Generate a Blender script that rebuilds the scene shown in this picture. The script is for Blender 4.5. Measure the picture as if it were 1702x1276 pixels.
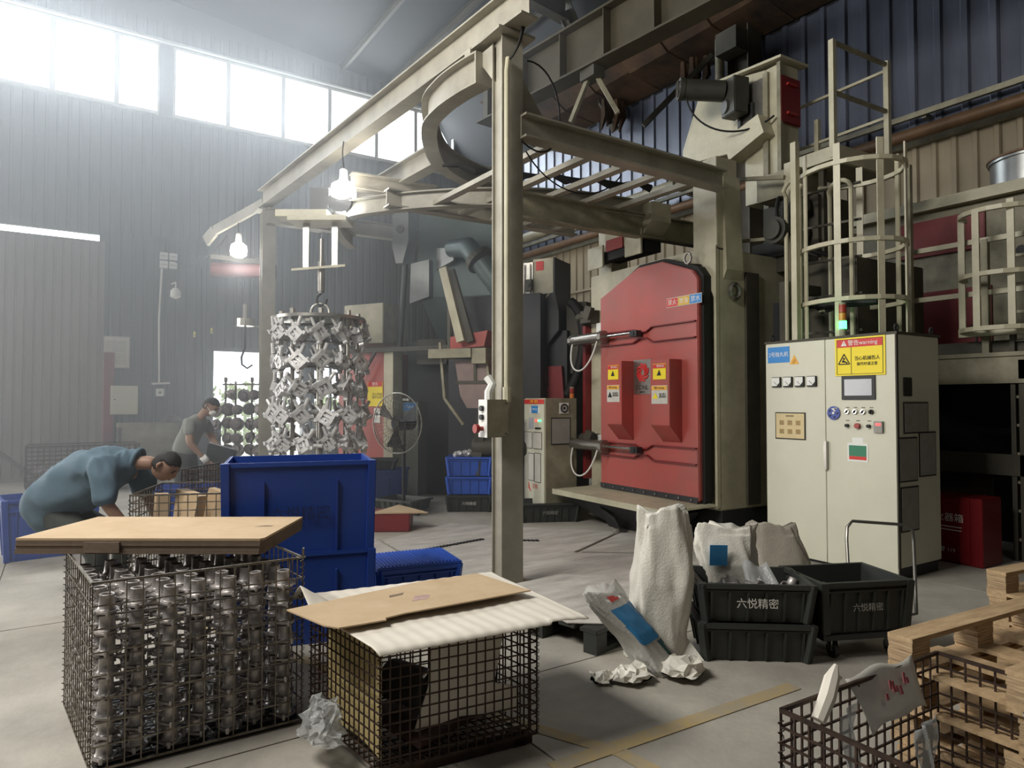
import bpy, bmesh, math, random
from mathutils import Vector, Matrix, noise, Euler
R = math.radians
random.seed(7)
for o in list(bpy.data.objects): bpy.data.objects.remove(o)
C = bpy.context.scene.collection
SC = bpy.context.scene

# ------------------------------------------------------------------ camera, sky, exposure, large lights
cam = bpy.data.cameras.new('camera'); cam.sensor_width = 36; cam.lens = 36*1130/1702; cam.clip_start = .05; cam.clip_end = 200
co = bpy.data.objects.new('camera', cam); C.objects.link(co); SC.camera = co
co.location = (0, 0, 1.5)
co.rotation_euler = Euler((R(90+1.52), 0, R(-33.6)), 'XYZ')

w = bpy.data.worlds.new('sky'); SC.world = w; w.use_nodes = True
bg = w.node_tree.nodes['Background']; bg.inputs[0].default_value = (.86, .93, 1, 1); bg.inputs[1].default_value = 5.0
SC.view_settings.view_transform = 'Standard'; SC.view_settings.look = 'None'; SC.view_settings.gamma = 1
SC.view_settings.use_curve_mapping = False; SC.view_settings.exposure = 0.0
SC.cycles.max_bounces = 6; SC.cycles.diffuse_bounces = 3; SC.cycles.glossy_bounces = 3; SC.cycles.volume_bounces = 0
SC.cycles.transparent_max_bounces = 12; SC.cycles.use_denoising = True
SC.cycles.sample_clamp_indirect = 4; SC.cycles.caustics_reflective = False; SC.cycles.caustics_refractive = False

def area(name, loc, target, sx, sy, power, col=(1, 1, 1), spread=180):
    l = bpy.data.lights.new(name, 'AREA'); l.shape = 'RECTANGLE'; l.size = sx; l.size_y = sy; l.energy = power; l.color = col; l.spread = R(spread)
    o = bpy.data.objects.new(name, l); C.objects.link(o); o.location = loc
    o.rotation_euler = (Vector(target)-Vector(loc)).to_track_quat('-Z', 'Y').to_euler()
    return o
# daylight through the high window band and the far doorway, lit high bay lamps over the aisle
area('window_daylight', (-3.5, 16.45, 8.35), (-3.5, 5, 2.5), 9.5, 1.5, 1100, (.88, .95, 1))
area('window_daylight', (4.6, 16.45, 8.35), (4.6, 5, 2.5), 7.5, 1.5, 620, (.88, .95, 1))
area('open_gate_daylight', (-8.0, 15.2, 2.4), (0, 5, .5), 6.5, 4.4, 1000, (1, .97, .92))
area('doorway_daylight', (3.9, 16.5, 1.5), (3.9, 10, .8), 2.6, 2.2, 60, (1, 1, .95))
area('high_bay_lamps', (-2.4, 4.2, 5.8), (5.4, 3.9, .9), 3.0, 1.6, 540, (1, .97, .91))
area('high_bay_lamps', (2.2, -2.0, 6.4), (3.6, 4.0, .6), 2.4, 1.6, 20, (1, .97, .91))

# ------------------------------------------------------------------ materials
def lin(c):
    return tuple((x/12.92 if x <= .04045 else ((x+.055)/1.055)**2.4) for x in [v/255 for v in c])+(1,)
MATS = {}
def mat(name, c, rough=.6, metal=0, var=.25, scale=3, bump=.0, c2=None, emit=0, bscale=None, stretch=None, alpha=1):
    if name in MATS: return MATS[name]
    m = bpy.data.materials.new(name); m.use_nodes = True; nt = m.node_tree; N = nt.nodes; L = nt.links
    b = N['Principled BSDF']; b.inputs['Roughness'].default_value = rough; b.inputs['Metallic'].default_value = metal
    c1 = lin(c); b.inputs['Base Color'].default_value = c1
    if alpha < 1: b.inputs['Alpha'].default_value = alpha
    if emit: b.inputs['Emission Color'].default_value = c1; b.inputs['Emission Strength'].default_value = emit
    if var or c2:
        tc = N.new('ShaderNodeTexCoord'); mp = N.new('ShaderNodeMapping'); L.new(tc.outputs['Object'], mp.inputs[0])
        if stretch: mp.inputs['Scale'].default_value = stretch
        n = N.new('ShaderNodeTexNoise'); n.inputs['Scale'].default_value = scale; n.inputs['Detail'].default_value = 6; n.inputs['Roughness'].default_value = .65
        L.new(mp.outputs[0], n.inputs['Vector'])
        r = N.new('ShaderNodeValToRGB'); r.color_ramp.elements[0].position = .32; r.color_ramp.elements[1].position = .68
        d = lin(c2) if c2 else tuple(x*(1-var) for x in c1[:3])+(1,)
        r.color_ramp.elements[0].color = d; r.color_ramp.elements[1].color = c1
        L.new(n.outputs[0], r.inputs[0]); L.new(r.outputs[0], b.inputs['Base Color'])
        if bump:
            n2 = N.new('ShaderNodeTexNoise'); n2.inputs['Scale'].default_value = bscale or scale*8; n2.inputs['Detail'].default_value = 3
            L.new(mp.outputs[0], n2.inputs['Vector'])
            bp = N.new('ShaderNodeBump'); bp.inputs['Strength'].default_value = bump; bp.inputs['Distance'].default_value = .01
            L.new(n2.outputs[0], bp.inputs['Height']); L.new(bp.outputs[0], b.inputs['Normal'])
    MATS[name] = m; return m
M = dict(
 concrete=mat('concrete', (180, 174, 162), .75, 0, .3, 1.1, .25, c2=(142, 137, 128), bscale=30),
 plate=mat('dusty_steel_plate', (206, 200, 192), .6, 0, .3, 2.2, .2, c2=(160, 156, 150), bscale=25, stretch=(1, 3, 1)),
 yellowline=mat('worn_yellow_paint', (176, 152, 102), .8, 0, .4, 7, 0, c2=(152, 144, 128)),
 cream=mat('cream_paint', (196, 190, 164), .45, 0, .25, 2.5, .08, c2=(164, 158, 134)),
 creamd=mat('dirty_cream_paint', (158, 152, 128), .55, 0, .3, 3, .1, c2=(112, 107, 88)),
 gantry=mat('gantry_paint', (166, 161, 146), .5, 0, .25, 2, .08, c2=(132, 127, 114)),
 cabinet=mat('cabinet_paint', (208, 206, 186), .4, 0, .08, 2),
 olive=mat('dusty_dark_metal', (78, 74, 62), .65, .1, .4, 3, .1),
 girder=mat('girder_paint', (84, 77, 60), .6, .1, .4, 2, .1),
 red=mat('red_door_paint', (176, 78, 72), .36, 0, .3, 1.6, .1, c2=(152, 84, 76)),
 redd=mat('deep_red_paint', (124, 32, 34), .45, 0, .25, 3),
 black=mat('black_rubber', (22, 22, 22), .7, 0, .2, 5),
 darkbase=mat('dark_base_paint', (44, 45, 48), .6, 0, .3, 4),
 steel=mat('bare_steel', (176, 172, 164), .32, .9, .25, 6),
 chrome=mat('polished_rod', (215, 215, 210), .15, 1, 0),
 alu=mat('aluminium_casting', (236, 235, 234), .4, .25, .2, 14, .25, c2=(176, 174, 172), bscale=60),
 alug=mat('dull_aluminium_casting', (206, 200, 196), .42, .5, .3, 12, .25, c2=(140, 134, 132), bscale=60),
 alud=mat('dark_casting', (120, 112, 110), .5, .6, .4, 10),
 wire=mat('galvanised_wire', (142, 136, 124), .4, .75, .35, 20, 0, c2=(90, 80, 68)),
 rust=mat('rusty_wire', (76, 58, 48), .6, .5, .4, 20, 0, c2=(42, 32, 28)),
 bluet=mat('blue_plastic', (38, 70, 152), .4, 0, .15, 3),
 blueb=mat('bright_blue_plastic', (48, 92, 192), .4, 0, .15, 3),
 blackp=mat('black_crate_plastic', (50, 53, 50), .5, 0, .25, 4),
 card=mat('cardboard', (198, 174, 142), .85, 0, .12, 4, .1, c2=(184, 158, 124)),
 carde=mat('cardboard_edge', (128, 110, 94), .9, 0, .3, 30, .3, stretch=(1, 1, 8)),
 foam=mat('foam_sheet', (226, 218, 204), .7, 0, .1, 5, .0),
 bag=mat('white_woven_bag', (224, 220, 208), .45, 0, .12, 6, .3, bscale=90),
 bagblue=mat('blue_print', (44, 118, 170), .5, 0, .3, 14, 0, c2=(60, 130, 178)),
 clear=mat('thin_plastic_film', (206, 208, 206), .2, 0, .2, 10, .3, alpha=.45),
 tan=mat('tan_wall_sheet', (164, 150, 124), .65, 0, .3, 1.2, .1, c2=(122, 112, 94), stretch=(1, 1, .2)),
 bluewall=mat('blue_wall_sheet', (104, 110, 126), .36, .25, .35, .9, .1, c2=(66, 70, 82), stretch=(1, 1, .15)),
 greywall=mat('grey_wall_sheet', (96, 98, 98), .7, 0, .25, .8, 0, stretch=(1, 1, .2)),
 roof=mat('dark_roof_sheet', (40, 42, 44), .8, 0, .3, 1),
 roofb=mat('brown_stained_roof', (96, 70, 46), .85, 0, .5, 1.4, .2, c2=(40, 32, 26)),
 doorsheet=mat('sliding_gate_sheet', (142, 138, 128), .7, 0, .2, 1, 0, c2=(118, 114, 106), stretch=(1, 1, .2)),
 white=mat('white_plastic', (226, 226, 220), .5, 0, 0),
 paper=mat('paper_sheet', (206, 202, 192), .8, 0, .15, 9, 0),
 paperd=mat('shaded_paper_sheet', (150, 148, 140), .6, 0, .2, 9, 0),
 darkgrey=mat('charcoal_metal', (52, 53, 54), .5, .2, .25, 4),
 screen=mat('display_glass', (176, 178, 184), .18, 0, .1, 4),
 teal=mat('grey_green_duct', (86, 100, 98), .45, .3, .25, 2, .1),
 motor=mat('motor_paint', (70, 70, 62), .5, .2, .35, 5),
 yellow=mat('sign_yellow', (240, 216, 40), .5, 0, 0),
 signred=mat('sign_red', (206, 52, 48), .5, 0, 0),
 signblue=mat('sign_blue', (46, 132, 204), .5, 0, 0),
 ink=mat('black_ink', (28, 28, 24), .6, 0, 0),
 wood=mat('pallet_wood', (196, 168, 130), .75, 0, .3, 5, .2, c2=(158, 130, 96), stretch=(1, 6, 6)),
 ply=mat('plywood_block', (200, 174, 136), .8, 0, .5, 18, .3, c2=(134, 106, 78), stretch=(.4, .4, 8)),
 shirt=mat('blue_work_shirt', (86, 108, 122), .85, 0, .2, 4, .2, bscale=12),
 shirtg=mat('grey_work_shirt', (132, 134, 128), .85, 0, .2, 4, .2, bscale=12),
 pants=mat('dark_trousers', (56, 58, 54), .85, 0, .2, 5),
 skin=mat('skin', (150, 116, 96), .55, 0, .08, 6),
 hair=mat('black_hair', (30, 26, 24), .7, 0, .3, 30, .4),
 shoe=mat('black_shoe', (30, 30, 30), .5, 0, 0),
 green=mat('green_lamp', (60, 255, 110), .3, 0, 0, emit=9),
 greendull=mat('green_plastic', (36, 120, 86), .4, 0, 0),
 amber=mat('amber_plastic', (190, 110, 50), .3, 0, 0),
 redl=mat('red_plastic', (150, 46, 40), .35, 0, 0),
 ledred=mat('red_led', (255, 60, 60), .3, 0, 0, emit=3),
 ledgreen=mat('green_led', (70, 255, 150), .3, 0, 0, emit=3),
 lamp=mat('lit_bulb', (255, 250, 240), .3, 0, 0, emit=40),
 duct=mat('galvanised_duct', (150, 152, 150), .35, .7, .3, 3),
 dial=mat('blue_dial', (52, 70, 150), .4, 0, 0),
 pipe=mat('rusty_pipe', (120, 92, 66), .55, .2, .4, 4),
 foliage=mat('pale_foliage', (120, 140, 84), .9, 0, .4, 2, c2=(170, 176, 130)),
 yard=mat('bright_yard', (190, 186, 172), .9, 0, .2, 1),
 handlam=mat('handle_metal', (120, 118, 112), .35, .8, 0),
)
gl = bpy.data.materials.new('window_glass'); gl.use_nodes = True; nt = gl.node_tree; nt.nodes.clear()
a = nt.nodes.new('ShaderNodeOutputMaterial'); mx = nt.nodes.new('ShaderNodeMixShader'); tr = nt.nodes.new('ShaderNodeBsdfTransparent'); gs = nt.nodes.new('ShaderNodeBsdfGlossy')
gs.inputs['Roughness'].default_value = .15; mx.inputs[0].default_value = .08
nt.links.new(tr.outputs[0], mx.inputs[1]); nt.links.new(gs.outputs[0], mx.inputs[2]); nt.links.new(mx.outputs[0], a.inputs[0])
M['glass'] = gl

# ------------------------------------------------------------------ mesh helpers
class MB:
    def __init__(s): s.v = []; s.f = []
    def add(s, v, f):
        n = len(s.v); s.v += [tuple(x) for x in v]; s.f += [tuple(i+n for i in q) for q in f]; return s
    def box(s, c, d, rot=None):
        x, y, z = [q/2 for q in d]; vs = [Vector(p) for p in [(-x,-y,-z),(x,-y,-z),(x,y,-z),(-x,y,-z),(-x,-y,z),(x,-y,z),(x,y,z),(-x,y,z)]]
        if rot is not None:
            m = Euler(rot).to_matrix() if not isinstance(rot, Matrix) else rot
            vs = [m @ p for p in vs]
        return s.add([p+Vector(c) for p in vs], [(3,2,1,0),(4,5,6,7),(0,1,5,4),(1,2,6,5),(2,3,7,6),(3,0,4,7)])
    def bb(s, x0, x1, y0, y1, z0, z1): return s.box(((x0+x1)/2,(y0+y1)/2,(z0+z1)/2),(abs(x1-x0),abs(y1-y0),abs(z1-z0)))
    def bar(s, p, q, w, h=None, roll=0):
        p, q = Vector(p), Vector(q); d = q-p; L = d.length
        if L < 1e-6: return s
        up = Vector((0,0,1)) if abs(d.normalized().z) < .99 else Vector((0,1,0))
        y = up.cross(d).normalized(); z = d.normalized().cross(y).normalized()
        m = Matrix((d.normalized(), y, z)).transposed()
        if roll: m = Matrix.Rotation(roll, 3, d.normalized()) @ m
        return s.box((p+q)/2, (L, w, h or w), m)
    def path(s, pts, r, n=8, closed=False, caps=True):
        pts = [Vector(p) for p in pts]; k = len(pts); rings = []
        rr = r if isinstance(r, (list, tuple)) else [r]*k
        prev = None
        for i, p in enumerate(pts):
            if closed: t = (pts[(i+1) % k]-pts[i-1])
            else: t = pts[min(i+1, k-1)]-pts[max(i-1, 0)]
            t.normalize()
            if prev is None:
                a = Vector((0,0,1)) if abs(t.z) < .9 else Vector((1,0,0)); u = t.cross(a).normalized()
            else: u = (prev-t*prev.dot(t)).normalized()
            prev = u; v = t.cross(u)
            rings.append([p+(u*math.cos(2*math.pi*j/n+math.pi/n)+v*math.sin(2*math.pi*j/n+math.pi/n))*rr[i] for j in range(n)])
        vs = [q for g in rings for q in g]; fs = []
        for i in range(k if closed else k-1):
            a, b = i*n, ((i+1) % k)*n
            for j in range(n): fs.append((a+j, a+(j+1) % n, b+(j+1) % n, b+j))
        if not closed and caps: fs += [tuple(range(n))[::-1], tuple((k-1)*n+j for j in range(n))]
        return s.add(vs, fs)
    def cyl(s, p, q, r, n=12, r2=None): return s.path([p, q], [r, r if r2 is None else r2], n)
    def prism(s, pts, d):
        pts = [Vector(p) for p in pts]; d = Vector(d); n = len(pts)
        return s.add(pts+[p+d for p in pts], [tuple(range(n))[::-1], tuple(range(n, 2*n))]+[(i, (i+1) % n, n+(i+1) % n, n+i) for i in range(n)])
    def lathe(s, prof, n=16, c=(0,0,0), m=None):
        vs = []; fs = []; k = len(prof)
        for r, z in prof:
            for j in range(n):
                p = Vector((r*math.cos(2*math.pi*j/n), r*math.sin(2*math.pi*j/n), z)); vs.append((m @ p if m else p)+Vector(c))
        for i in range(k-1):
            for j in range(n): fs.append((i*n+j, i*n+(j+1) % n, (i+1)*n+(j+1) % n, (i+1)*n+j))
        fs += [tuple(range(n))[::-1], tuple((k-1)*n+j for j in range(n))]
        return s.add(vs, fs)
    def ibeam(s, p, q, w, h, t=.014, tf=.018):
        p, q = Vector(p), Vector(q)
        s.bar(p+Vector((0,0,h/2-tf/2)), q+Vector((0,0,h/2-tf/2)), w, tf); s.bar(p-Vector((0,0,h/2-tf/2)), q-Vector((0,0,h/2-tf/2)), w, tf)
        s.bar(p, q, t, h-2*tf); return s
    def mesh(s, name):
        m = bpy.data.meshes.new(name); m.from_pydata(s.v, [], s.f); m.update()
        bm = bmesh.new(); bm.from_mesh(m); bmesh.ops.recalc_face_normals(bm, faces=bm.faces); bm.to_mesh(m); bm.free(); return m
def link(name, me, m=None, parent=None, loc=None, rot=None):
    o = bpy.data.objects.new(name, me); C.objects.link(o)
    if m and not me.materials: me.materials.append(m)
    if parent: o.parent = parent
    if loc is not None: o.location = loc
    if rot is not None: o.rotation_euler = rot
    return o
def build(name, mb, m, parent=None, smooth=False, bevel=0, loc=None, rot=None, kind=None):
    me = mb.mesh(name)
    if bevel:
        bm = bmesh.new(); bm.from_mesh(me)
        bmesh.ops.bevel(bm, geom=[e for e in bm.edges if e.calc_face_angle(0) > .6], offset=bevel, segments=2, affect='EDGES', clamp_overlap=True); bm.to_mesh(me); bm.free()
    if smooth:
        for p in me.polygons: p.use_smooth = True
        if smooth != 2:
            try: me.set_sharp_from_angle(angle=R(40))
            except Exception: pass
    o = link(name, me, m, parent, loc, rot)
    if kind: o['kind'] = kind
    return o
def tag(o, label, cat, group=None):
    o['label'] = label; o['category'] = cat
    if group: o['group'] = group
    return o
def thing(name, label, cat, loc=(0,0,0), rz=0, group=None):
    o = bpy.data.objects.new(name, None); C.objects.link(o); o.empty_display_size = .1
    o.location = loc; o.rotation_euler = (0, 0, R(rz)); return tag(o, label, cat, group)
def struct(name, mb, m, parent=None):
    o = build(name, mb, m, parent); o['kind'] = 'structure'; return o
def copy_tree(o, parent=None):
    c = o.copy(); C.objects.link(c); c.parent = parent
    for ch in list(o.children): copy_tree(ch, c)
    return c
def bez(p0, p1, p2, p3, n=14):
    p0, p1, p2, p3 = map(Vector, (p0, p1, p2, p3)); r = []
    for i in range(n+1):
        t = i/n; r.append(p0*(1-t)**3+p1*3*t*(1-t)**2+p2*3*t*t*(1-t)+p3*t**3)
    return r
def sag(p, q, d, n=14): 
    p, q = Vector(p), Vector(q); return bez(p, p.lerp(q, .25)-Vector((0,0,d)), p.lerp(q, .75)-Vector((0,0,d)), q, n)
def text(name, s, size, m, parent, loc, rot=(R(90), 0, 0), depth=.0006, align='CENTER', sx=1):
    cu = bpy.data.curves.new(name, 'FONT'); cu.body = s; cu.size = size; cu.align_x = align; cu.align_y = 'CENTER'; cu.extrude = depth; cu.resolution_u = 2
    t = bpy.data.objects.new(name, cu); C.objects.link(t)
    dg = bpy.context.evaluated_depsgraph_get(); me = bpy.data.meshes.new_from_object(t.evaluated_get(dg)); bpy.data.objects.remove(t)
    me.materials.clear(); o = link(name, me, m, parent, loc, rot); o.scale = (sx, 1, 1); return o
def panel(parent, name, x, z, w, h, m, y=0, t=.004, label=None):
    o = build(name, MB().box((x, y-t/2, z), (w, t, h)), m, parent)
    if label: o['label'] = label
    return o

# ------------------------------------------------------------------ the setting
def zr(x): return 7.42+(9.5-x)*1.45 if x > 8.1 else 9.45+(8.1-x)*.11
floor = struct('floor', MB().bb(-14, 9.6, -8, 16.1, -.2, -.012), M['concrete'])
# slabs of the concrete floor
xs = [-14, -10, -6.4, -2.6, -.4, 1.75, 3.9, 6.1, 9.6]; ys = [-8, -3, .6, 3.1, 5.6, 8.2, 11, 13.5, 16.1]
for i in range(len(xs)-1):
    for j in range(len(ys)-1):
        e = .005
        struct('floor_slab', MB().bb(xs[i]+e, xs[i+1]-e, ys[j]+e, ys[j+1]-e, -.05, random.uniform(-.0015, 0)), M['concrete'], floor)
for k, (p, q, wd) in enumerate([((1.62, 3.05), (2.02, 2.2), .075), ((1.7, 2.26), (3.25, 2.2), .085), ((2.02, 2.2), (2.1, 1.0), .075), ((1.6, 2.95), (.6, 5.6), .07)]):
    struct('trim_%d' % (k+1), MB().bar((p[0], p[1], .002+k*.0006), (q[0], q[1], .002+k*.0006), wd, .003), M['yellowline'])

def corrugated(L, H, pitch, depth, m=MB):
    mb = MB(); n = max(1, round(L/pitch)); pt = L/n; pr = []
    for i in range(n):
        x = i*pt; pr += [(x, 0), (x+pt*.62, 0), (x+pt*.70, depth), (x+pt*.92, depth)]
    pr.append((L, 0))
    vs = []
    for x, y in pr: vs += [(x, y, 0), (x, y, H)]
    fs = [(2*i, 2*i+2, 2*i+3, 2*i+1) for i in range(len(pr)-1)]
    return mb.add(vs, fs)
def sheets(wallobj, x0, x1, z0, z1, wid, pitch, depth, m, place, name='wall_panel', topf=None):
    n = round((x1-x0)/wid); wid = (x1-x0)/n; base = None
    for i in range(n):
        xa = x0+i*wid
        if base is None or topf:
            h = (topf(xa+wid/2) if topf else z1)-z0
            me = corrugated(wid-.004, h, pitch, depth).mesh(name); me.materials.append(m); base = me
        o = bpy.data.objects.new(name, base); C.objects.link(o); o['kind'] = 'structure'
        loc, rz = place(xa); o.location = (loc[0], loc[1], z0+(.0 if i % 2 else .0)); o.rotation_euler = (0, 0, rz); o.parent = wallobj
# right wall (X = 9.5): tan below, dusty blue above. local x runs towards -Y
wr = struct('wall_right', MB().bb(9.56, 9.66, -8, 16.1, 0, 7.5), M['greywall'])
pl = lambda xa: ((9.5, 16-xa), R(-90))
sheets(wr, 0, 24, 0, 4.92, .96, .24, -.03, M['tan'], pl)
sheets(wr, 0, 24, 4.98, 7.46, .96, .32, -.03, M['bluewall'], pl)
struct('trim_5', MB().bb(9.40, 9.47, -8, 16, 4.90, 4.98), M['creamd'])
struct('trim_6', MB().bb(9.25, 9.31, -8, 16, 5.22, 5.29).bb(9.31, 9.47, 4.3, 4.35, 5.2, 5.26).bb(9.31, 9.47, 8.3, 8.35, 5.2, 5.26), M['creamd'])
for z in (1.0, 2.9, 3.9): struct('trim_7', MB().bb(9.42, 9.47, -8, 16, z, z+.05), M['tan'])
# far wall (Y = 16) with window band, doorway and small window
wf = struct('wall_far', MB().bb(-14, -8.7, 16.06, 16.16, 0, 7.6).bb(-8.7, .62, 16.06, 16.16, 4.9, 7.6).bb(.62, 2.72, 16.06, 16.16, 0, 7.6).bb(2.72, 5.9, 16.06, 16.16, 2.66, 7.6)
    .bb(4.78, 4.95, 16.06, 16.16, 0, 2.7).bb(4.95, 5.9, 16.06, 16.16, 0, .9).bb(4.95, 5.9, 16.06, 16.16, 2.42, 2.7).bb(5.9, 9.6, 16.06, 16.16, 0, 7.6).bb(-14, -8.2, 16.06, 16.16, 7.6, 9.1).bb(8.75, 9.6, 16.06, 16.16, 7.6, 9.1)
    .prism([(-14, 16.06, 9.08), (9.6, 16.06, 9.08), (9.6, 16.06, 9.5), (8.1, 16.06, 9.55), (-14, 16.06, zr(-14)+.05)], (0, .1, 0)), M['greywall'])
pf = lambda xa: ((xa, 16.0), 0)
sheets(wf, -14, 2.72, 4.9, 7.56, .95, .19, .016, M['greywall'], pf)
sheets(wf, .66, 2.70, 0, 5.0, .99, .19, .016, M['greywall'], pf)
sheets(wf, 2.72, 5.9, 2.68, 7.56, 1.06, .19, .016, M['greywall'], pf)
sheets(wf, 5.9, 9.5, 0, 7.56, .9, .19, .016, M['greywall'], pf)
sheets(wf, -14, 9.5, 9.12, 9.6, .95, .19, .016, M['greywall'], pf)
mull = [-8.2, -7.1, -6.0, -4.9, -4.7, -3.6, -2.45, -1.3, -.22, .87, 1.66, 1.92, 3.02, 4.22, 5.32, 6.52, 7.6, 8.75]
for i in range(len(mull)-1):
    a0, b0 = mull[i], mull[i+1]
    if b0-a0 < .4:
        struct('wall_pier', MB().bb(a0, b0, 15.98, 16.16, 7.56, 9.12), M['greywall'], wf); continue
    wn = struct('window_%d' % (i+1), MB().bb(a0, a0+.045, 15.96, 16.06, 7.58, 9.1).bb(b0-.045, b0, 15.96, 16.06, 7.58, 9.1).bb(a0+.04, b0-.04, 15.96, 16.06, 7.58, 7.64).bb(a0+.04, b0-.04, 15.96, 16.06, 9.04, 9.1), M['white'])
    struct('window_pane', MB().bb(a0+.045, b0-.045, 16.0, 16.008, 7.64, 9.04), M['glass'], wn)
struct('trim_8', MB().bb(-9, 9.4, 15.88, 15.98, 9.12, 9.17), M['white'])
wn = struct('window_30', MB().bb(4.95, 5.0, 15.96, 16.06, .9, 2.42).bb(5.85, 5.9, 15.96, 16.06, .9, 2.42).bb(5.37, 5.42, 15.96, 16.06, .9, 2.42).bb(5, 5.85, 15.96, 16.06, .9, .95).bb(5, 5.85, 15.96, 16.06, 2.37, 2.42), M['greywall'])
struct('window_pane', MB().bb(5, 5.37, 16.0, 16.008, .95, 2.37).bb(5.42, 5.85, 16, 16.008, .95, 2.37), M['glass'], wn)
# remaining shell
wl = struct('wall_left', MB().bb(-14.2, -14.1, -8, 16.1, 0, 13.2), M['greywall'])
struct('wall_rear', MB().bb(-14.2, 9.66, -8.1, -8, 0, 13.2), M['greywall'])
ceil = struct('ceiling', MB().prism([(9.7, -8.1, zr(9.7)), (8.1, -8.1, zr(8.1)), (-14.2, -8.1, zr(-14.2)), (-14.2, -8.1, zr(-14.2)+.12), (8.1, -8.1, zr(8.1)+.12), (9.7, -8.1, zr(9.7)+.16)], (0, 24.4, 0)), M['roof'])
for x in [8.0, 6.8, 5.6]:
    struct('roof_purlin', MB().ibeam((x, -8, zr(x)-.1), (x, 16, zr(x)-.1), .07, .18), M['olive'], ceil)
for y in (-2.2, 4.0, 10.2):
    struct('roof_rafter', MB().ibeam((8.0, y, zr(8.0)-.42), (-14, y, zr(-14)-.42), .22, .44).ibeam((9.3, y, 7.2), (8.0, y, zr(8.0)-.42), .22, .44), M['olive'], ceil)
for k in range(10):   # stained insulation boards under the eave
    y0 = 3.4+k*.95
    struct('roof_board', MB().prism([(9.42, y0, 7.47), (8.62, y0, 7.60), (7.7, y0, 8.2), (7.7, y0, 8.17), (8.62, y0, 7.56-.02*(k % 3)), (9.42, y0, 7.44)], (0, .92, 0)), M['roofb'], ceil)
# brown rags of insulation hanging by the eave
for k, (x, y, z, s_) in enumerate([(9.0, 9.9, 7.05, .4), (9.1, 7.9, 7.0, .3)]):
    mb = MB()
    for j in range(5):
        xx = x+random.uniform(-.2, .2); yy = y+random.uniform(-.3, .3)
        mb.path([(xx, yy, z+.4), (xx+.05, yy+.03, z+.1), (xx, yy+.08, z-s_*random.uniform(.2, .6))], [.05, .08, .015], 5)
    tag(build('torn_insulation', mb, M['roofb']), ['brown torn insulation hanging from the roof beside the blue wall top', 'smaller brown insulation rag hanging at the eave nearer the hopper'][k], 'insulation')
# sliding gate on the left
g = thing('sliding_gate', 'large dull corrugated sliding gate leaning light over its top edge', 'gate', (-4.7, 15.72, 0))
g['label'] = 'tall dull grey corrugated sliding gate with a bright gap along its top edge'
me = None
for i in range(6):
    o = build('gate_panel', corrugated(.894, 4.6, .149, .02), M['doorsheet'], g, loc=(i*.89, 0, .08)) if me is None else link('gate_panel', me, None, g, (i*.89, 0, .08))
    me = o.data
build('gate_frame', MB().bb(0, 5.38, .03, .07, .0, .12).bb(0, 5.38, .03, .07, 4.62, 4.7).bb(5.34, 5.4, -.02, .07, .05, 4.7).bb(0, .06, -.02, .07, .05, 4.7), M['doorsheet'], g)
for x in (.5, 4.9): build('wheel', MB().cyl((x, -.04, .05), (x, .02, .05), .05), M['darkgrey'], g)
b = build('gate_prop', MB().bar((-1.45, 15.6, 1.05), (-.28, 15.35, .03), .06), M['olive']); tag(b, 'slanting dark prop bar leaning against the sliding gate', 'prop')
struct('door_1', MB().bb(.72, .9, 15.84, 15.98, 0, 2.5), M['redd'])
struct('door_2', MB().bb(2.70, 2.78, 15.95, 16.16, 0, 2.68).bb(4.72, 4.8, 15.95, 16.16, 0, 2.68).bb(2.7, 4.8, 15.95, 16.16, 2.62, 2.7), M['greywall'])
# outside the doorway: yard, chain-link fence, shrubs
struct('ground', MB().bb(-30, 30, 16.2, 60, -.2, -.02), M['yard'])
fn = thing('chain_link_fence', 'chain-link fence in the bright yard beyond the far doorway', 'fence', (1.5, 18.2, 0))
mb = MB(); n = 60
for i in range(-14, n):
    x = i*.11
    for sgn in (1, -1):
        p = (max(0, x), 0, 0)
        a0 = Vector((x, 0, 0)); b0 = Vector((x+sgn*1.9, 0, 1.9)); mb.bar(a0, b0, .006)
build('fence_mesh', mb, M['wire'], fn)['kind'] = 'stuff'
for x in (-.2, 2.2, 4.6, 7): build('fence_post', MB().cyl((x, 0, 0), (x, 0, 2.0), .025, 8), M['wire'], fn)
for k, (x, y, s_) in enumerate([(2.2, 24, 1.2), (5.4, 25, 1.6), (8.6, 24, 1.3)]):
    mb = MB()
    for j in range(260):
        v = Vector((random.gauss(0, 1), random.gauss(0, 1), random.gauss(0, 1))).normalized()*s_*random.uniform(.6, 1)
        c = Vector((x, y, s_*.7))+v*Vector((1.2, .8, .7)) if False else Vector((x+v.x*1.2, y+v.y*.8, max(.02, s_*.7+v.z*.7)))
        mb.box(c, (.22, .02, .16), (random.random()*3, random.random()*3, random.random()*3))
    mb.cyl((x, y, 0), (x, y, s_*.9), .06, 7)
    tag(build('shrub', mb, M['foliage']), ['pale green shrub beyond the yard fence, behind the dark casting rack', 'widest pale shrub beyond the yard fence', 'pale shrub beyond the fence seen through the small window'][k], 'shrub')

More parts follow.
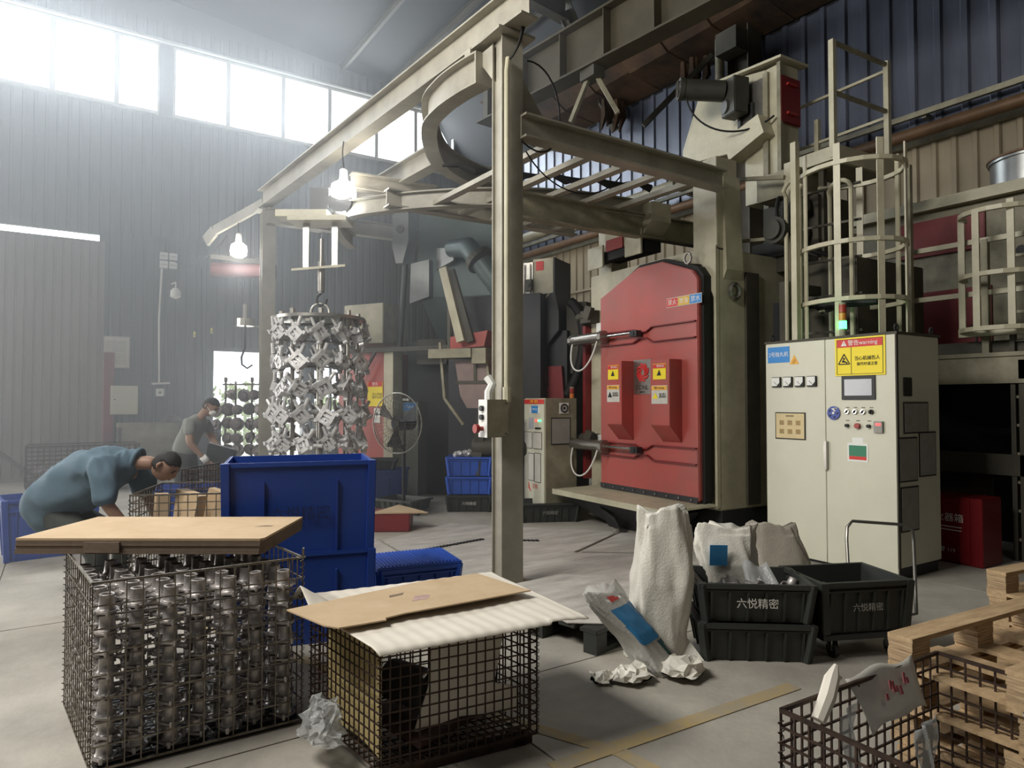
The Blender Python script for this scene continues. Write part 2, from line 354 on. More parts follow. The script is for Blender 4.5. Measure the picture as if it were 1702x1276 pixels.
# ------------------------------------------------------------------ crane girder, wall column, roof braces
cr = thing('crane_girder', 'deep dark steel crane runway girder with web stiffeners above the machine', 'girder', (6.15, 7.0, 6.5))
d = Vector((-.11, 1, 0)).normalized(); P0 = -d*8; P1 = d*2.7
build('girder_web', MB().bar(P0, P1, .02, .66), M['girder'], cr)
build('flange', MB().bar(P0+Vector((0,0,.34)), P1+Vector((0,0,.34)), .3, .03), M['girder'], cr)
build('flange', MB().bar(P0-Vector((0,0,.34)), P1-Vector((0,0,.34)), .3, .03), M['girder'], cr)
build('crane_rail', MB().bar(P0+Vector((0,0,.40)), P1+Vector((0,0,.40)), .07, .1), M['olive'], cr)
for i in range(13):
    q = P0+d*(i*.85+.2); build('stiffener', MB().bar(q-Vector((.14,0,0)), q+Vector((.14,0,0)), .015, .64), M['girder'], cr)
q = P0+d*8.2
for e in ((.25, -.25), (-.1, .35)): build('diagonal_brace', MB().bar(q-Vector((0,0,.34)), q+Vector((e[0], e[1], -1.0)), .06), M['creamd'], cr)
build('brace_shoe', MB().box(q-Vector((0,0,.42)), (.2, .3, .16)), M['olive'], cr)
t = thing('wall_column', 'tall olive steel building column rising in front of the blue wall', 'column', (9.15, 6.98, 0))
build('column_web', MB().bb(-.01, .01, -.19, .19, 0, 7.6), M['olive'], t)
build('flange', MB().bb(-.17, .17, -.21, -.19, 0, 7.6), M['olive'], t); build('flange', MB().bb(-.17, .17, .19, .21, 0, 7.6), M['olive'], t)
build('corbel', MB().bb(-.45, -.17, -.2, .2, 7.05, 7.4), M['olive'], t)
tag(build('down_pipe', MB().path([(9.0, 7.34, 4.6), (9.0, 7.34, 7.7)], .075, 12).path([(9.0, 7.34, 6.6), (9, 7.34, 6.66)], .09, 12), M['creamd'], smooth=True), 'cream vertical pipe rising beside the olive wall column', 'pipe')
tag(build('wall_pipe', MB().path([(9.18, -6, 4.98), (9.18, 15.8, 4.98)], .08, 12), M['pipe'], smooth=True), 'long rusty horizontal pipe along the foot of the blue wall', 'pipe')
tag(build('wall_pipe', MB().path([(8.9, 8.2, 5.28), (8.9, 15.8, 5.28)], .11, 12), M['creamd'], smooth=True), 'thick cream pipe running along the wall behind the grey hopper unit', 'pipe')
tag(build('roof_brace', MB().bar((8.2, 8.3, 6.2), (9.0, 7.5, 7.3), .08), M['olive']), 'slanting brace bar between the crane girder and the wall column', 'brace')
tag(build('roof_brace', MB().bar((5.1, 8.4, 6.9), (6.3, 6.6, 8.1), .08), M['olive']), 'slanting brace bar above the gantry column top', 'brace')

# ------------------------------------------------------------------ gantry with overhead hook track
gt = thing('overhead_gantry', 'cream steel gantry frame with tall columns and overhead track beams', 'gantry', (3.04, 4.66, 0))
def gp(x, y, z): return Vector((x-3.04, y-4.66, z))
def hcol(x, y, z0, z1, w=.2, dd=.16, rz=-4):
    m = Matrix.Rotation(R(rz), 3, 'Z'); mb = MB(); t_ = .012
    for c, d_ in [((0, -dd/2, (z0+z1)/2), (w, t_, z1-z0)), ((0, dd/2, (z0+z1)/2), (w, t_, z1-z0)), ((w/2-.01, 0, (z0+z1)/2), (t_, dd, z1-z0)), ((-w/2+.03, 0, (z0+z1)/2), (t_, dd, z1-z0))]:
        mb.box(gp(x, y, 0)+m @ Vector(c), d_, m)
    return mb
build('column', hcol(3.09, 4.72, 0, 4.53), M['gantry'], gt)
build('column', hcol(2.65, 10.84, 0, 4.45), M['gantry'], gt)
for (x, y, z) in ((3.09, 4.72, 4.545), (2.65, 10.84, 4.46)):
    build('cap_plate', MB().box(gp(x, y, z), (.36, .3, .025)), M['gantry'], gt); build('base_plate', MB().box(gp(x, y, .01), (.36, .32, .02)), M['gantry'], gt)
build('knee_bracket', MB().prism([gp(2.98, 4.78, 4.5), gp(2.98, 5.05, 4.5), gp(2.98, 4.78, 4.2)], (.012, 0, 0)).prism([gp(3.18, 4.7, 4.3), gp(3.5, 4.7, 3.9), gp(3.18, 4.7, 3.9)], (0, .012, 0)), M['gantry'], gt)
build('track_beam', MB().ibeam(gp(3.06, 4.35, 4.71), gp(2.60, 10.95, 4.66), .17, .29), M['gantry'], gt)
build('track_beam', MB().ibeam(gp(3.62, 7.0, 4.38), gp(3.4, 10.9, 4.38), .16, .26), M['gantry'], gt)
build('track_beam', MB().ibeam(gp(3.16, 4.62, 3.79), gp(5.66, 4.60, 3.78), .15, .2), M['gantry'], gt)
build('track_beam', MB().ibeam(gp(3.0, 7.05, 3.78), gp(5.6, 6.95, 3.78), .15, .2), M['gantry'], gt)
build('track_beam', MB().ibeam(gp(3.9, 5.85, 3.56), gp(6.6, 5.70, 3.56), .13, .28), M['creamd'], gt)
build('cross_beam', MB().ibeam(gp(2.6, 10.7, 4.35), gp(6.2, 10.5, 4.35), .16, .24), M['gantry'], gt)
build('cross_beam', MB().ibeam(gp(2.9, 7.9, 4.18), gp(4.0, 7.8, 4.18), .14, .2), M['gantry'], gt)
for x in (3.5, 3.95, 4.4, 4.85, 5.3):
    build('cross_rung', MB().bar(gp(x, 4.66, 3.72), gp(x-.03, 6.98, 3.72), .09, .05), M['gantry'], gt)
lp = [(2.99, 4.95), (2.95, 5.22), (2.94, 5.61), (3.03, 6.05), (3.41, 6.70), (3.83, 7.14), (4.46, 7.42), (5.1, 7.46)]
def cr_(pts, n=5):
    out = []
    for i in range(len(pts)-1):
        p = [Vector(pts[max(0, i-1)]), Vector(pts[i]), Vector(pts[i+1]), Vector(pts[min(len(pts)-1, i+2)])]
        for k in range(n):
            t_ = k/n; out.append(.5*((2*p[1])+(-p[0]+p[2])*t_+(2*p[0]-5*p[1]+4*p[2]-p[3])*t_**2+(-p[0]+3*p[1]-3*p[2]+p[3])*t_**3))
    return out+[Vector(pts[-1])]
def sweep(pts, prof):   # pts on plan, profile (offset across, z)
    vs = []; k = len(prof)
    for i, p in enumerate(pts):
        t_ = (pts[min(i+1, len(pts)-1)]-pts[max(0, i-1)]).normalized(); nx = Vector((-t_.y, t_.x))
        for u, z in prof: vs.append(gp(p.x+nx.x*u, p.y+nx.y*u, z))
    fs = [(i*k+j, i*k+(j+1) % k, (i+1)*k+(j+1) % k, (i+1)*k+j) for i in range(len(pts)-1) for j in range(k)]
    return MB().add(vs, fs+[tuple(range(k))[::-1], tuple((len(pts)-1)*k+j for j in range(k))])
build('curved_track', sweep(cr_(lp), [(-.08, 4.22), (.08, 4.22), (.08, 4.235), (.01, 4.235), (.01, 4.485), (.08, 4.485), (.08, 4.5), (-.08, 4.5), (-.08, 4.485), (-.01, 4.485), (-.01, 4.235), (-.08, 4.235)]), M['gantry'], gt)
lp2 = [(3.4, 9.2), (3.0, 8.6), (2.75, 7.95), (3.0, 7.3), (3.6, 6.6), (4.3, 6.1), (5.0, 5.85), (6.0, 5.75)]
build('curved_track', sweep(cr_(lp2), [(-.06, 3.66), (.06, 3.66), (.06, 3.675), (.01, 3.675), (.01, 3.84), (.06, 3.84), (.06, 3.855), (-.06, 3.855), (-.06, 3.84), (-.01, 3.84), (-.01, 3.675), (-.06, 3.675)]), M['gantry'], gt)
build('end_plate', MB().box(gp(2.99, 4.95, 4.36), (.16, .02, .28)), M['gantry'], gt)
build('splice_plate', MB().prism([gp(4.30, 7.2, 4.3), gp(4.5, 7.16, 4.5), gp(4.62, 7.16, 4.48), gp(4.6, 7.16, 4.2)], (0, .015, 0)), M['cream'], gt)
build('hanger_post', MB().bar(gp(2.97, 5.1, 4.49), gp(2.97, 5.1, 4.58), .1), M['gantry'], gt); build('hanger_post', MB().bar(gp(3.0, 5.95, 4.49), gp(3.0, 5.95, 4.57), .08), M['gantry'], gt)
build('conduit', MB().path([gp(3.0, 4.59, 1.45), gp(3.0, 4.59, 4.2), gp(3.02, 4.6, 4.32)], .022, 8).path([gp(3.0, 4.59, 1.5), gp(3.0, 4.59, 1.62)], .035, 8), M['cream'], gt, smooth=True)
for s_ in (0, .02, .04): build('cable', MB().path(bez(gp(3.02, 4.58, 4.3), gp(3.1, 4.5, 4.4), gp(3.12+s_, 4.5, 4.7), gp(3.1+s_, 4.5, 4.95)), .008, 6), M['black'], gt)
build('cable', MB().path(bez(gp(3.2, 4.6, 4.35), gp(3.75, 4.7, 4.5), gp(3.75, 4.7, 3.4), gp(3.15, 4.6, 3.66), 20), .008, 6), M['black'], gt)
build('cable', MB().path(sag(gp(3.3, 4.75, 3.65), gp(4.4, 4.75, 3.65), .35), .007, 6), M['black'], gt)
build('cable_bundle', MB().path([gp(3.2+.16*i, 6.1-.05*i, 3.9+.03*math.sin(i*2.1)) for i in range(15)], [.012+.018*(i % 3) for i in range(15)], 6), M['black'], gt)
# loose channel beam on the far side and its red hoist box
tag(build('channel_beam', MB().bar((2.1, 12.1, 4.35), (2.62, 11.0, 4.62), .05, .16).bar((2.1, 12.1, 4.35), (2.0, 12.3, 4.2), .05, .2), M['gantry']), 'short slanting channel beam beyond the far gantry column', 'beam')
hb = thing('electric_hoist', 'dull red electric hoist hanging below the far lit bulb with a long hook', 'hoist', (2.56, 12.25, 3.74))
build('hoist_body', MB().path([(-.45, .1, 0), (.5, -.3, 0)], .12, 12), mat('dusty_red_brown', (84, 44, 42), .7, 0, .3, 5), hb, smooth=True)
build('hoist_frame', MB().bb(-.5, .5, -.02, .02, .16, .24), M['olive'], hb)
build('hoist_chain', MB().path([(0, 0, -.1), (-.02, -.4, -.6)], .008, 6), M['darkgrey'], hb)
build('hook_block', MB().cyl((-.02, -.42, -.86), (-.02, -.42, -.98), .14, 12).cyl((-.02, -.42, -.62), (-.02, -.42, -.86), .04, 8).bb(-.02, .22, -.43, -.41, -.98, -.96), M['steel'], hb)
build('hook', MB().path([(-.02, -.42, -.98), (-.02, -.42, -1.35), (-.07, -.4, -1.5), (-.06, -.4, -1.62), (.02, -.42, -1.68), (.1, -.44, -1.62)], .018, 8), M['darkgrey'], hb, smooth=True)
def bulb(label, loc, up, r=.13):
    t = thing('hanging_lamp', label, 'lamp', loc)
    build('bulb', MB().lathe([(r*.5, .14), (r*.9, .1), (r, .02), (r*.95, -.05), (r*.5, -.09), (.01, -.1)][::-1], 20), M['lamp'], t, smooth=True)
    build('socket', MB().lathe([(.035, .14), (.05, .16), (.045, .28), (.02, .3)], 12), M['white'], t, smooth=True)
    build('cord', MB().path(bez((0, 0, .3), (.02, 0, up*.5), (-.03, .02, up*.7), (0, 0, up)), .008, 6), M['black'], t)
    l = bpy.data.lights.new('bulb_light', 'POINT'); l.energy = 125 if r > .14 else 40; l.shadow_soft_size = .12; l.color = (.95, .98, 1)
    o = bpy.data.objects.new('bulb_light', l); C.objects.link(o); o.location = (loc[0], loc[1], loc[2]-.26)
bulb('lit white bulb hanging on a cord under the gantry above the casting rack', (2.74, 7.71, 3.95), .62, .15)
bulb('lit white bulb hanging beyond the far gantry column near the red hoist', (2.37, 11.56, 3.93), .52, .13)
t = thing('hanging_lamp', 'small unlit bulb in front of the grey wall beside the white conduit', 'lamp', (1.93, 15.3, 3.72))
build('bulb', MB().lathe([(.02, -.12), (.1, -.08), (.1, .04), (.05, .1)], 14), M['white'], t, smooth=True); build('stem', MB().path([(0, 0, .1), (0, 0, .22), (0, .66, .28)], .012, 6), M['white'], t)
# pendant control on the column
t = thing('push_button_station', 'grey push button box with a red mushroom stop on the near gantry column', 'control box', (2.80, 4.56, 1.22))
build('box_body', MB().bb(0, .2, 0, .13, 0, .3), M['creamd'], t, bevel=.006); build('face_plate', MB().bb(-.006, 0, 0, .13, 0, .3), M['white'], t)
for z in (.23, .16): build('button', MB().cyl((-.006, .065, z), (-.03, .065, z), .022, 12), M['darkgrey'], t); 
build('stop_button', MB().cyl((-.006, .065, .07), (-.05, .065, .07), .018, 12).cyl((-.05, .065, .07), (-.08, .065, .07), .036, 14), M['redl'], t)
for z in (.03, .27): build('screw', MB().cyl((.17, 0, z), (.17, -.004, z), .006, 6), M['darkgrey'], t)
build('cable_gland', MB().path([(.05, .065, .3), (.05, .065, .36), (.08, .06, .42), (.06, .1, .48)], .035, 8), M['white'], t, smooth=True)

# ------------------------------------------------------------------ blasting machine
mc = thing('shot_blasting_machine', 'large cream blasting cabin with a tall red hexagonal door', 'machine', (5.72, 4.73, 0), -93.3)
# body: front face with gable shaped door recess, right flank, legs
build('body', MB().bb(-2.16, 0, .04, 1.9, .36, 3.12), M['cream'], mc, bevel=.012)
build('base', MB().bb(-2.1, 0, .06, 1.85, 0, .36), M['darkbase'], mc)
build('front_panel', MB().bb(-2.16, -1.84, -.01, .04, .4, 3.15).bb(-.03, 0, -.01, .04, .4, 3.15).prism([(-1.84, -.01, 2.6), (-1.84, -.01, 3.15), (-.03, -.01, 3.15), (-.03, -.01, 2.6), (-.2, -.01, 2.98), (-.75, -.01, 3.1), (-1.0, -.01, 3.1), (-1.6, -.01, 2.85)], (0, .05, 0)), M['cream'], mc)
build('post', MB().bb(-.34, 0, .01, .32, 3.12, 4.1), M['cream'], mc, bevel=.006)
build('post', MB().bb(-2.05, -1.78, .03, .3, 3.15, 3.75), M['cream'], mc, bevel=.006)
build('post_wing', MB().prism([(-.34, .05, 4.1), (-.34, .05, 3.95), (-.75, .05, 3.95)], (0, .2, 0)), M['creamd'], mc)
build('gusset', MB().prism([(0, .1, 3.9), (.01, .1, 3.9), (.05, .1, 2.9), (0, .1, 2.8)], (0, .25, 0)), M['cream'], mc)
build('seam', MB().bb(-.345, .004, .005, .325, 3.115, 3.125), M['darkgrey'], mc)
# door
door_pts = [(-1.76, 0, .44), (-.16, 0, .43), (-.10, 0, .47), (-.10, 0, 2.80), (-.18, 0, 2.90), (-.64, 0, 3.07), (-1.05, 0, 3.07), (-1.76, 0, 2.80)]
def off(pts, y): return [(p[0], y, p[2]) for p in pts]
dr = build('door', MB().prism(off(door_pts, -.17), (0, .1, 0)), M['red'], mc, bevel=.01)
dr['label'] = 'tall red hexagonal steel door'
seal = [(-1.79, -.12, .40), (-.10, -.12, .39), (-.065, -.12, .46), (-.065, -.12, 2.83), (-.15, -.12, 2.94), (-.64, -.12, 3.11), (-1.06, -.12, 3.11), (-1.79, -.07, 2.83)]
build('door_seal', MB().prism(seal, (0, .11, 0)), M['black'], mc)
build('door_sill', MB().bb(-1.76, -.12, -.175, -.165, .44, .50), M['darkbase'], mc)
for i in range(9): build('bolt', MB().cyl((-1.68+i*.185, -.175, .47), (-1.68+i*.185, -.19, .47), .01, 6), M['steel'], dr)
for z in (2.27, .93):   # raised brace bands
    build('door_band', MB().prism([(-1.74, -.175, z+.075), (-1.12, -.175, z+.075), (-1.02, -.175, z+.03), (-.88, -.175, z+.03), (-.78, -.175, z+.085), (-.12, -.175, z+.085), (-.12, -.175, z-.085), (-.78, -.175, z-.085), (-.9, -.175, z-.05), (-1.02, -.175, z-.05), (-1.1, -.175, z-.075), (-1.74, -.175, z-.075)][::-1], (0, .012, 0)), M['red'], dr)
    for sg in (.08, -.08):
        build('band_edge', MB().bar((-.78, -.19, z+sg*1.06), (-.12, -.19, z+sg*1.06), .035, .012).bar((-.78, -.19, z+sg*1.06), (-.88, -.19, z+sg*.45), .035, .012).bar((-1.1, -.19, z+sg*.95), (-1.0, -.19, z+sg*.45), .035, .012).bar((-1.0, -.19, z+sg*.45), (-.88, -.19, z+sg*.45), .035, .012).bar((-1.74, -.19, z+sg*.95), (-1.1, -.19, z+sg*.95), .035, .012), M['redd'], dr)
    cy = build('door_cylinder', MB().cyl((-2.2, -.26, z+.03), (-1.62, -.26, z+.03), .068, 16).cyl((-2.26, -.26, z+.03), (-2.2, -.26, z+.03), .075, 8).cyl((-1.62, -.26, z+.03), (-1.56, -.26, z+.03), .082, 8), M['steel'], mc, smooth=True)
    build('piston_rod', MB().cyl((-1.56, -.26, z+.03), (-1.02, -.26, z+.03), .018, 10), M['chrome'], cy, smooth=True)
    build('clevis', MB().box((-1.0, -.25, z+.02), (.12, .08, .07)).cyl((-1.0, -.3, z+.02), (-1.0, -.2, z+.02), .025, 8).box((-2.24, -.2, z+.03), (.08, .16, .1)), M['darkgrey'], cy)
    build('air_hose', MB().path(bez((-2.18, -.3, z-.02), (-2.35, -.3, z-.42), (-1.9, -.3, z-.55), (-1.66, -.3, z-.02), 20), .011, 6), M['white'], cy, smooth=True)
# two projecting guard boxes on the door
for x0, x1, z0, z1 in ((-1.41, -1.13, 1.05, 1.98), (-.64, -.34, 1.06, 1.96)):
    bx_ = build('guard_box', MB().prism([(x0, -.17, z0), (x0, -.35, z0+.19), (x0, -.35, z1), (x0, -.17, z1)], (x1-x0, 0, 0)), M['red'], dr, bevel=.004)
# stickers and plates
def warn(x, z, w, h, kind):
    s_ = panel(dr, 'warning_sign', x, z, w, h, M['yellow'] if kind == 1 else M['paper'], y=-.351)
    if kind == 1:
        panel(s_, 'sign_header', x, z+h*.34, w*.96, h*.26, M['signred'], y=-.356, t=.002); text('lettering', '警告标志', h*.17, M['white'], s_, (x+.02, -.359, z+h*.34))
        build('pictogram', MB().prism([(x-w*.2, -.357, z-h*.25), (x+w*.15, -.357, z-h*.25), (x, -.357, z+h*.12)], (0, -.001, 0)), M['ink'], s_)
    else:
        panel(s_, 'sign_header', x, z+h*.36, w*.96, h*.22, mat('sign_orange', (230, 170, 60), .5, 0, 0), y=-.356, t=.002); text('lettering', '警告 Warning', h*.13, M['ink'], s_, (x, -.359, z+h*.36))
        build('pictogram', MB().prism([(x-w*.42, -.357, z-h*.22), (x-w*.08, -.357, z-h*.22), (x-w*.25, -.357, z+h*.12)], (0, -.001, 0)), M['yellow'] if kind == 2 else M['ink'], s_)
        text('lettering', '当心卷入\n请勿靠近', h*.14, M['ink'], s_, (x+w*.2, -.359, z-h*.05))
warn(-1.28, 1.85, .19, .17, 1); warn(-1.28, 1.60, .23, .20, 3); warn(-.49, 1.83, .2, .17, 1); warn(-.49, 1.58, .25, .20, 2)
lg = panel(dr, 'maker_plate', -.97, 1.79, .30, .40, M['steel'], y=-.172, label='bare metal maker plate with a red swirl emblem')
mb = MB()
for k in range(8):
    a0 = k*math.pi/4; pts = []
    for j in range(7):
        u = j/6; r = .045+.06*u; an = a0+u*1.25; pts.append((-.96+r*math.cos(an), -.178, 1.84+r*math.sin(an)*1.05))
    mb.path(pts, [.004+.011*math.sin(math.pi*(j+.5)/7) for j in range(7)], 6)
ring = [(-.96+.035*math.cos(i*math.pi/8), -.178, 1.84+.04*math.sin(i*math.pi/8)) for i in range(16)]
mb.path(ring, .008, 6, closed=True)
build('emblem', mb, M['signred'], lg); text('lettering', 'CONL', .075, M['ink'], lg, (-.97, -.178, 1.665))
text('lettering', '康耐智能', .022, M['ink'], lg, (-.97, -.178, 1.615))
st = panel(dr, 'notice_strip', -.30, 2.59, .52, .105, M['paper'], y=-.171, label='white strip reading no fire no oil no water')
for i, (s_, mm) in enumerate([('禁火', M['signred']), ('禁油', mat('sign_gold', (214, 170, 40), .5, 0, 0)), ('禁水', M['signblue'])]):
    panel(st, 'notice_patch', -.30+(i-1)*.172, 2.59, .165, .09, mm, y=-.176, t=.001); text('lettering', s_, .068, M['white'], st, (-.30+(i-1)*.172, -.178, 2.588))
# hinge post at the left
build('hinge_rail', MB().bb(-2.23, -2.17, -.1, .02, .5, 2.5), M['redd'], mc)
for z in (2.62, 1.02): build('hinge_block', MB().bb(-2.2, -1.98, -.16, 0, z-.09, z+.07).cyl((-2.3, -.12, z), (-2.12, -.12, z), .05, 8).box((-2.0, -.18, z+.03), (.1, .08, .16), (0, .4, .3)), M['olive'], mc)
for z in (2.42, .98): build('hinge_plate', MB().bb(-2.0, -1.86, -.05, -.01, z-.12, z+.1), M['white'], mc)
# bottom lip, hopper skirt
build('lip_shelf', MB().prism([(-2.16, -.62, .40), (-.1, -.62, .40), (.0, -.05, .44), (-1.95, -.05, .44)], (0, 0, -.025)), M['cream'], mc)
build('lip_edge', MB().bb(-2.16, -.1, -.635, -.61, .34, .405), M['cream'], mc)
build('skirt', MB().prism([(-2.1, -.6, .35), (-.12, -.6, .35), (-.75, -.2, .0), (-1.45, -.2, .0)], (0, .45, 0)), M['darkbase'], mc)
build('skirt_opening', MB().prism([(-1.32, -.48, .28), (-1.12, -.42, .17), (-1.05, -.40, .06), (-1.22, -.42, .06)], (0, -.05, 0)), M['black'], mc)
build('foot', MB().cyl((-1.05, -.5, 0), (-1.05, -.5, .07), .04, 10), M['steel'], mc)
# top fittings
build('lifting_eye', MB().path([(-.29+.05*math.cos(a_/8*2*math.pi), -.12, 3.05+.06*math.sin(a_/8*2*math.pi)) for a_ in range(8)], .012, 6, closed=True), M['steel'], mc)
build('lifting_lug', MB().path([(.02, .25+.07*math.cos(a_/10*2*math.pi), 2.68+.08*math.sin(a_/10*2*math.pi)) for a_ in range(10)], .026, 6, closed=True), M['steel'], mc)
build('entry_brush', MB().bb(-1.95, -1.0, -.1, .15, 3.28, 3.4), M['black'], mc)
build('brush_bracket', MB().bb(-2.04, -1.72, -.16, -.13, 3.2, 3.48), M['cream'], mc, bevel=.006); build('brush_bracket', MB().bb(-1.3, -1.0, -.16, -.13, 3.24, 3.54), M['cream'], mc, bevel=.006)
build('entry_box', MB().bb(-1.72, -1.3, -.12, .2, 3.40, 3.85), M['cream'], mc); build('entry_box', MB().prism([(-1.26, -.12, 3.45), (-1.02, -.12, 3.45), (-.86, -.12, 3.6), (-.86, -.12, 3.82), (-1.26, -.12, 3.82)], (0, .3, 0)), M['cream'], mc)
build('red_plate', MB().bb(-1.68, -1.36, -.14, -.12, 3.38, 3.52), M['redl'], mc)
build('top_frame', MB().bb(-.3, .3, .9, 1.6, 3.12, 3.3).bb(-1.9, -.3, .3, 1.8, 3.12, 3.2), M['darkgrey'], mc)
build('side_door_frame', MB().bb(.0, .03, .42, .62, .4, 2.9), M['olive'], mc)
# right-hand technical unit behind the machine: dark housing with hoses and motors
tu = thing('blast_wheel_unit', 'dark housing with motors and hoses to the right of the red door cabin', 'machine', (5.7, 4.5, 0), -93.3)
build('housing', MB().bb(.05, .75, .9, 2.1, 0, 2.95), M['olive'], tu, bevel=.01)
build('perforated_post', MB().bb(.12, .20, .55, .62, 0, 2.75).bb(.3, .36, .6, .9, 2.6, 2.7), M['olive'], tu)
build('hanging_curtain', MB().prism([(.0+.03*i, .6+.03*(i % 2), .1) for i in range(6)]+[(.15-.03*i, .66+.03*(i % 2), .1) for i in range(6)], (0, 0, 2.45)), M['darkbase'], tu)
build('motor_body', MB().cyl((.1, .9, 3.3), (.1, .5, 3.3), .14, 16).cyl((.1, .5, 3.3), (.1, .46, 3.3), .1, 16).cyl((-.02, .8, 3.55), (.25, .8, 3.6), .1, 12), M['motor'], tu, smooth=True)
build('chute_box', MB().bb(-.32, .18, .75, 1.2, 3.72, 4.0), M['creamd'], tu)
build('chute', MB().prism([(-.15, .85, 3.72), (.2, .85, 3.72), (.15, .85, 3.3), (-.02, .85, 3.3)], (0, .35, 0)).bb(-.4, .3, .95, 1.5, 2.95, 3.7), M['olive'], tu)
for k in range(3): build('hose', MB().path(bez((.0+.1*k, .72, 3.7), (.1+.1*k, .5, 3.5), (.05, .55, 3.2), (.3+.1*k, .8, 3.0)), .022, 8), M['black'], tu, smooth=True)
for k in range(4): build('hose', MB().path([(.32+.1*k, .62, 2.5-.03*k), (.6+.1*k, .55, 2.45), (1.0+.05*k, .6, 2.42)], .03, 8), M['black'], tu, smooth=True)
# ------------------------------------------------------------------ bucket elevator head
el = thing('bucket_elevator', 'tall cream bucket elevator head with a dark motor and red cover above the machine', 'elevator', (5.72, 4.73, 0), -93.3)
build('shaft', MB().bb(-.32, -.12, 1.2, 1.52, 3.1, 5.45).bb(-.66, -.32, 1.22, 1.52, 3.9, 4.8), M['cream'], el, bevel=.006)
build('head_hood', MB().prism([(-1.70, 1.2, 4.72), (-.66, 1.2, 4.60), (-.32, 1.2, 4.7), (-.32, 1.2, 5.45), (-.7, 1.2, 5.52), (-1.38, 1.2, 5.58), (-1.70, 1.2, 4.92)], (0, .34, 0)), M['cream'], el, bevel=.006)
build('head_lid', MB().prism([(-1.5, 1.12, 5.60), (-.05, 1.12, 5.47), (-.05, 1.12, 5.50), (-1.5, 1.12, 5.63)], (0, .5, 0)), M['cream'], el)
build('bolt_flange', MB().bb(-.34, -.27, 1.16, 1.2, 3.1, 5.4).bb(-.14, -.09, 1.16, 1.2, 3.1, 5.45), M['creamd'], el)
build('bearing_plate', MB().bb(-.66, -.34, 1.17, 1.2, 4.75, 5.36), M['steel'], el)
build('slide_rail', MB().bb(-.68, -.64, 1.12, 1.18, 4.6, 5.2).bb(-.5, -.46, 1.12, 1.18, 4.6, 5.1), M['darkgrey'], el)
build('chute_hood', MB().prism([(-.80, 1.0, 4.72), (-.28, 1.0, 4.86), (-.2, 1.0, 4.62), (-.72, 1.0, 4.45)], (0, .25, 0)), M['cream'], el)
cv = build('red_cover', MB().bb(-.115, -.085, 1.16, 1.52, 4.74, 5.30), M['redd'], el, bevel=.012)
for z in (4.86, 5.2): build('cover_handle', MB().bar((-.07, 1.26, z), (-.07, 1.42, z), .03), M['redl'], cv)
mo = build('drive_motor', MB().cyl((-1.02, .55, 5.34), (-.74, .95, 5.30), .125, 20).cyl((-1.05, .5, 5.345), (-1.02, .55, 5.34), .135, 20), M['motor'], el, smooth=True)
build('motor_fan_cover', MB().path([(-1.055+.085*math.cos(k*math.pi/8)*.8, .49-.085*math.cos(k*math.pi/8)*.6, 5.345+.09*math.sin(k*math.pi/8)) for k in range(16)], .012, 6, closed=True), M['olive'], mo)
build('gearbox', MB().box((-.62, 1.02, 5.24), (.24, .22, .34), (0, 0, -.2)).cyl((-.70, .9, 5.08), (-.66, 1.02, 5.08), .09, 14).box((-.62, 1.0, 5.06), (.26, .2, .2), (0, 0, -.2)), M['motor'], el, bevel=.01)
build('motor_cable', MB().path(bez((-.98, .56, 5.22), (-.9, .6, 4.75), (-.5, 1.0, 4.6), (-.16, 1.14, 4.83), 18), .012, 6), M['black'], el, smooth=True)
# ------------------------------------------------------------------ access platform with caged ladder
def rail(mb, a, b, w=.045): mb.bar(a, b, w)
pf_ = thing('access_platform', 'cream railed platform with caged ladder above the big control cabinet', 'platform', (5.72, 4.73, 0), -93.3)
build('deck', MB().bb(.28, .80, .9, 1.88, 3.98, 4.1), M['creamd'], pf_)
build('deck_edge', MB().bb(.26, .82, .86, .9, 3.98, 4.12).bb(.78, .82, .86, 1.9, 3.95, 4.12), M['cream'], pf_)
for (x, y, h) in ((.76, .88, 5.22), (.76, 1.84, 5.24), (-.1, 1.84, 4.9)):
    build('railing_post', MB().bar((x, y, 4.0), (x, y, h), .055), M['cream'], pf_)
for z in (5.2, 4.68): build('railing_bar', MB().bar((.76, .88, z), (.76, 1.84, z), .035), M['creamd'], pf_)
for z in (5.14, 4.62): build('railing_bar', MB().bar((-.62, 1.84, z), (.76, 1.84, z), .03), M['cream'], pf_)
build('support_post', MB().bb(.38, .46, .6, .68, 0, 4.0), M['cream'], pf_)
build('support_post', MB().bb(.50, .56, 1.0, 1.06, 2.0, 4.0), M['olive'], pf_)
build('support_post', MB().bb(.98, 1.04, 1.75, 1.8, 2.0, 4.0), M['creamd'], pf_)
build('railing_bar', MB().bar((-.36, .5, 4.02), (.4, .58, 3.85), .04).bar((-.30, .52, 3.3), (.4, .6, 3.22), .035).bar((-.36, .5, 4.02), (-.27, .5, 3.2), .03), M['creamd'], pf_)
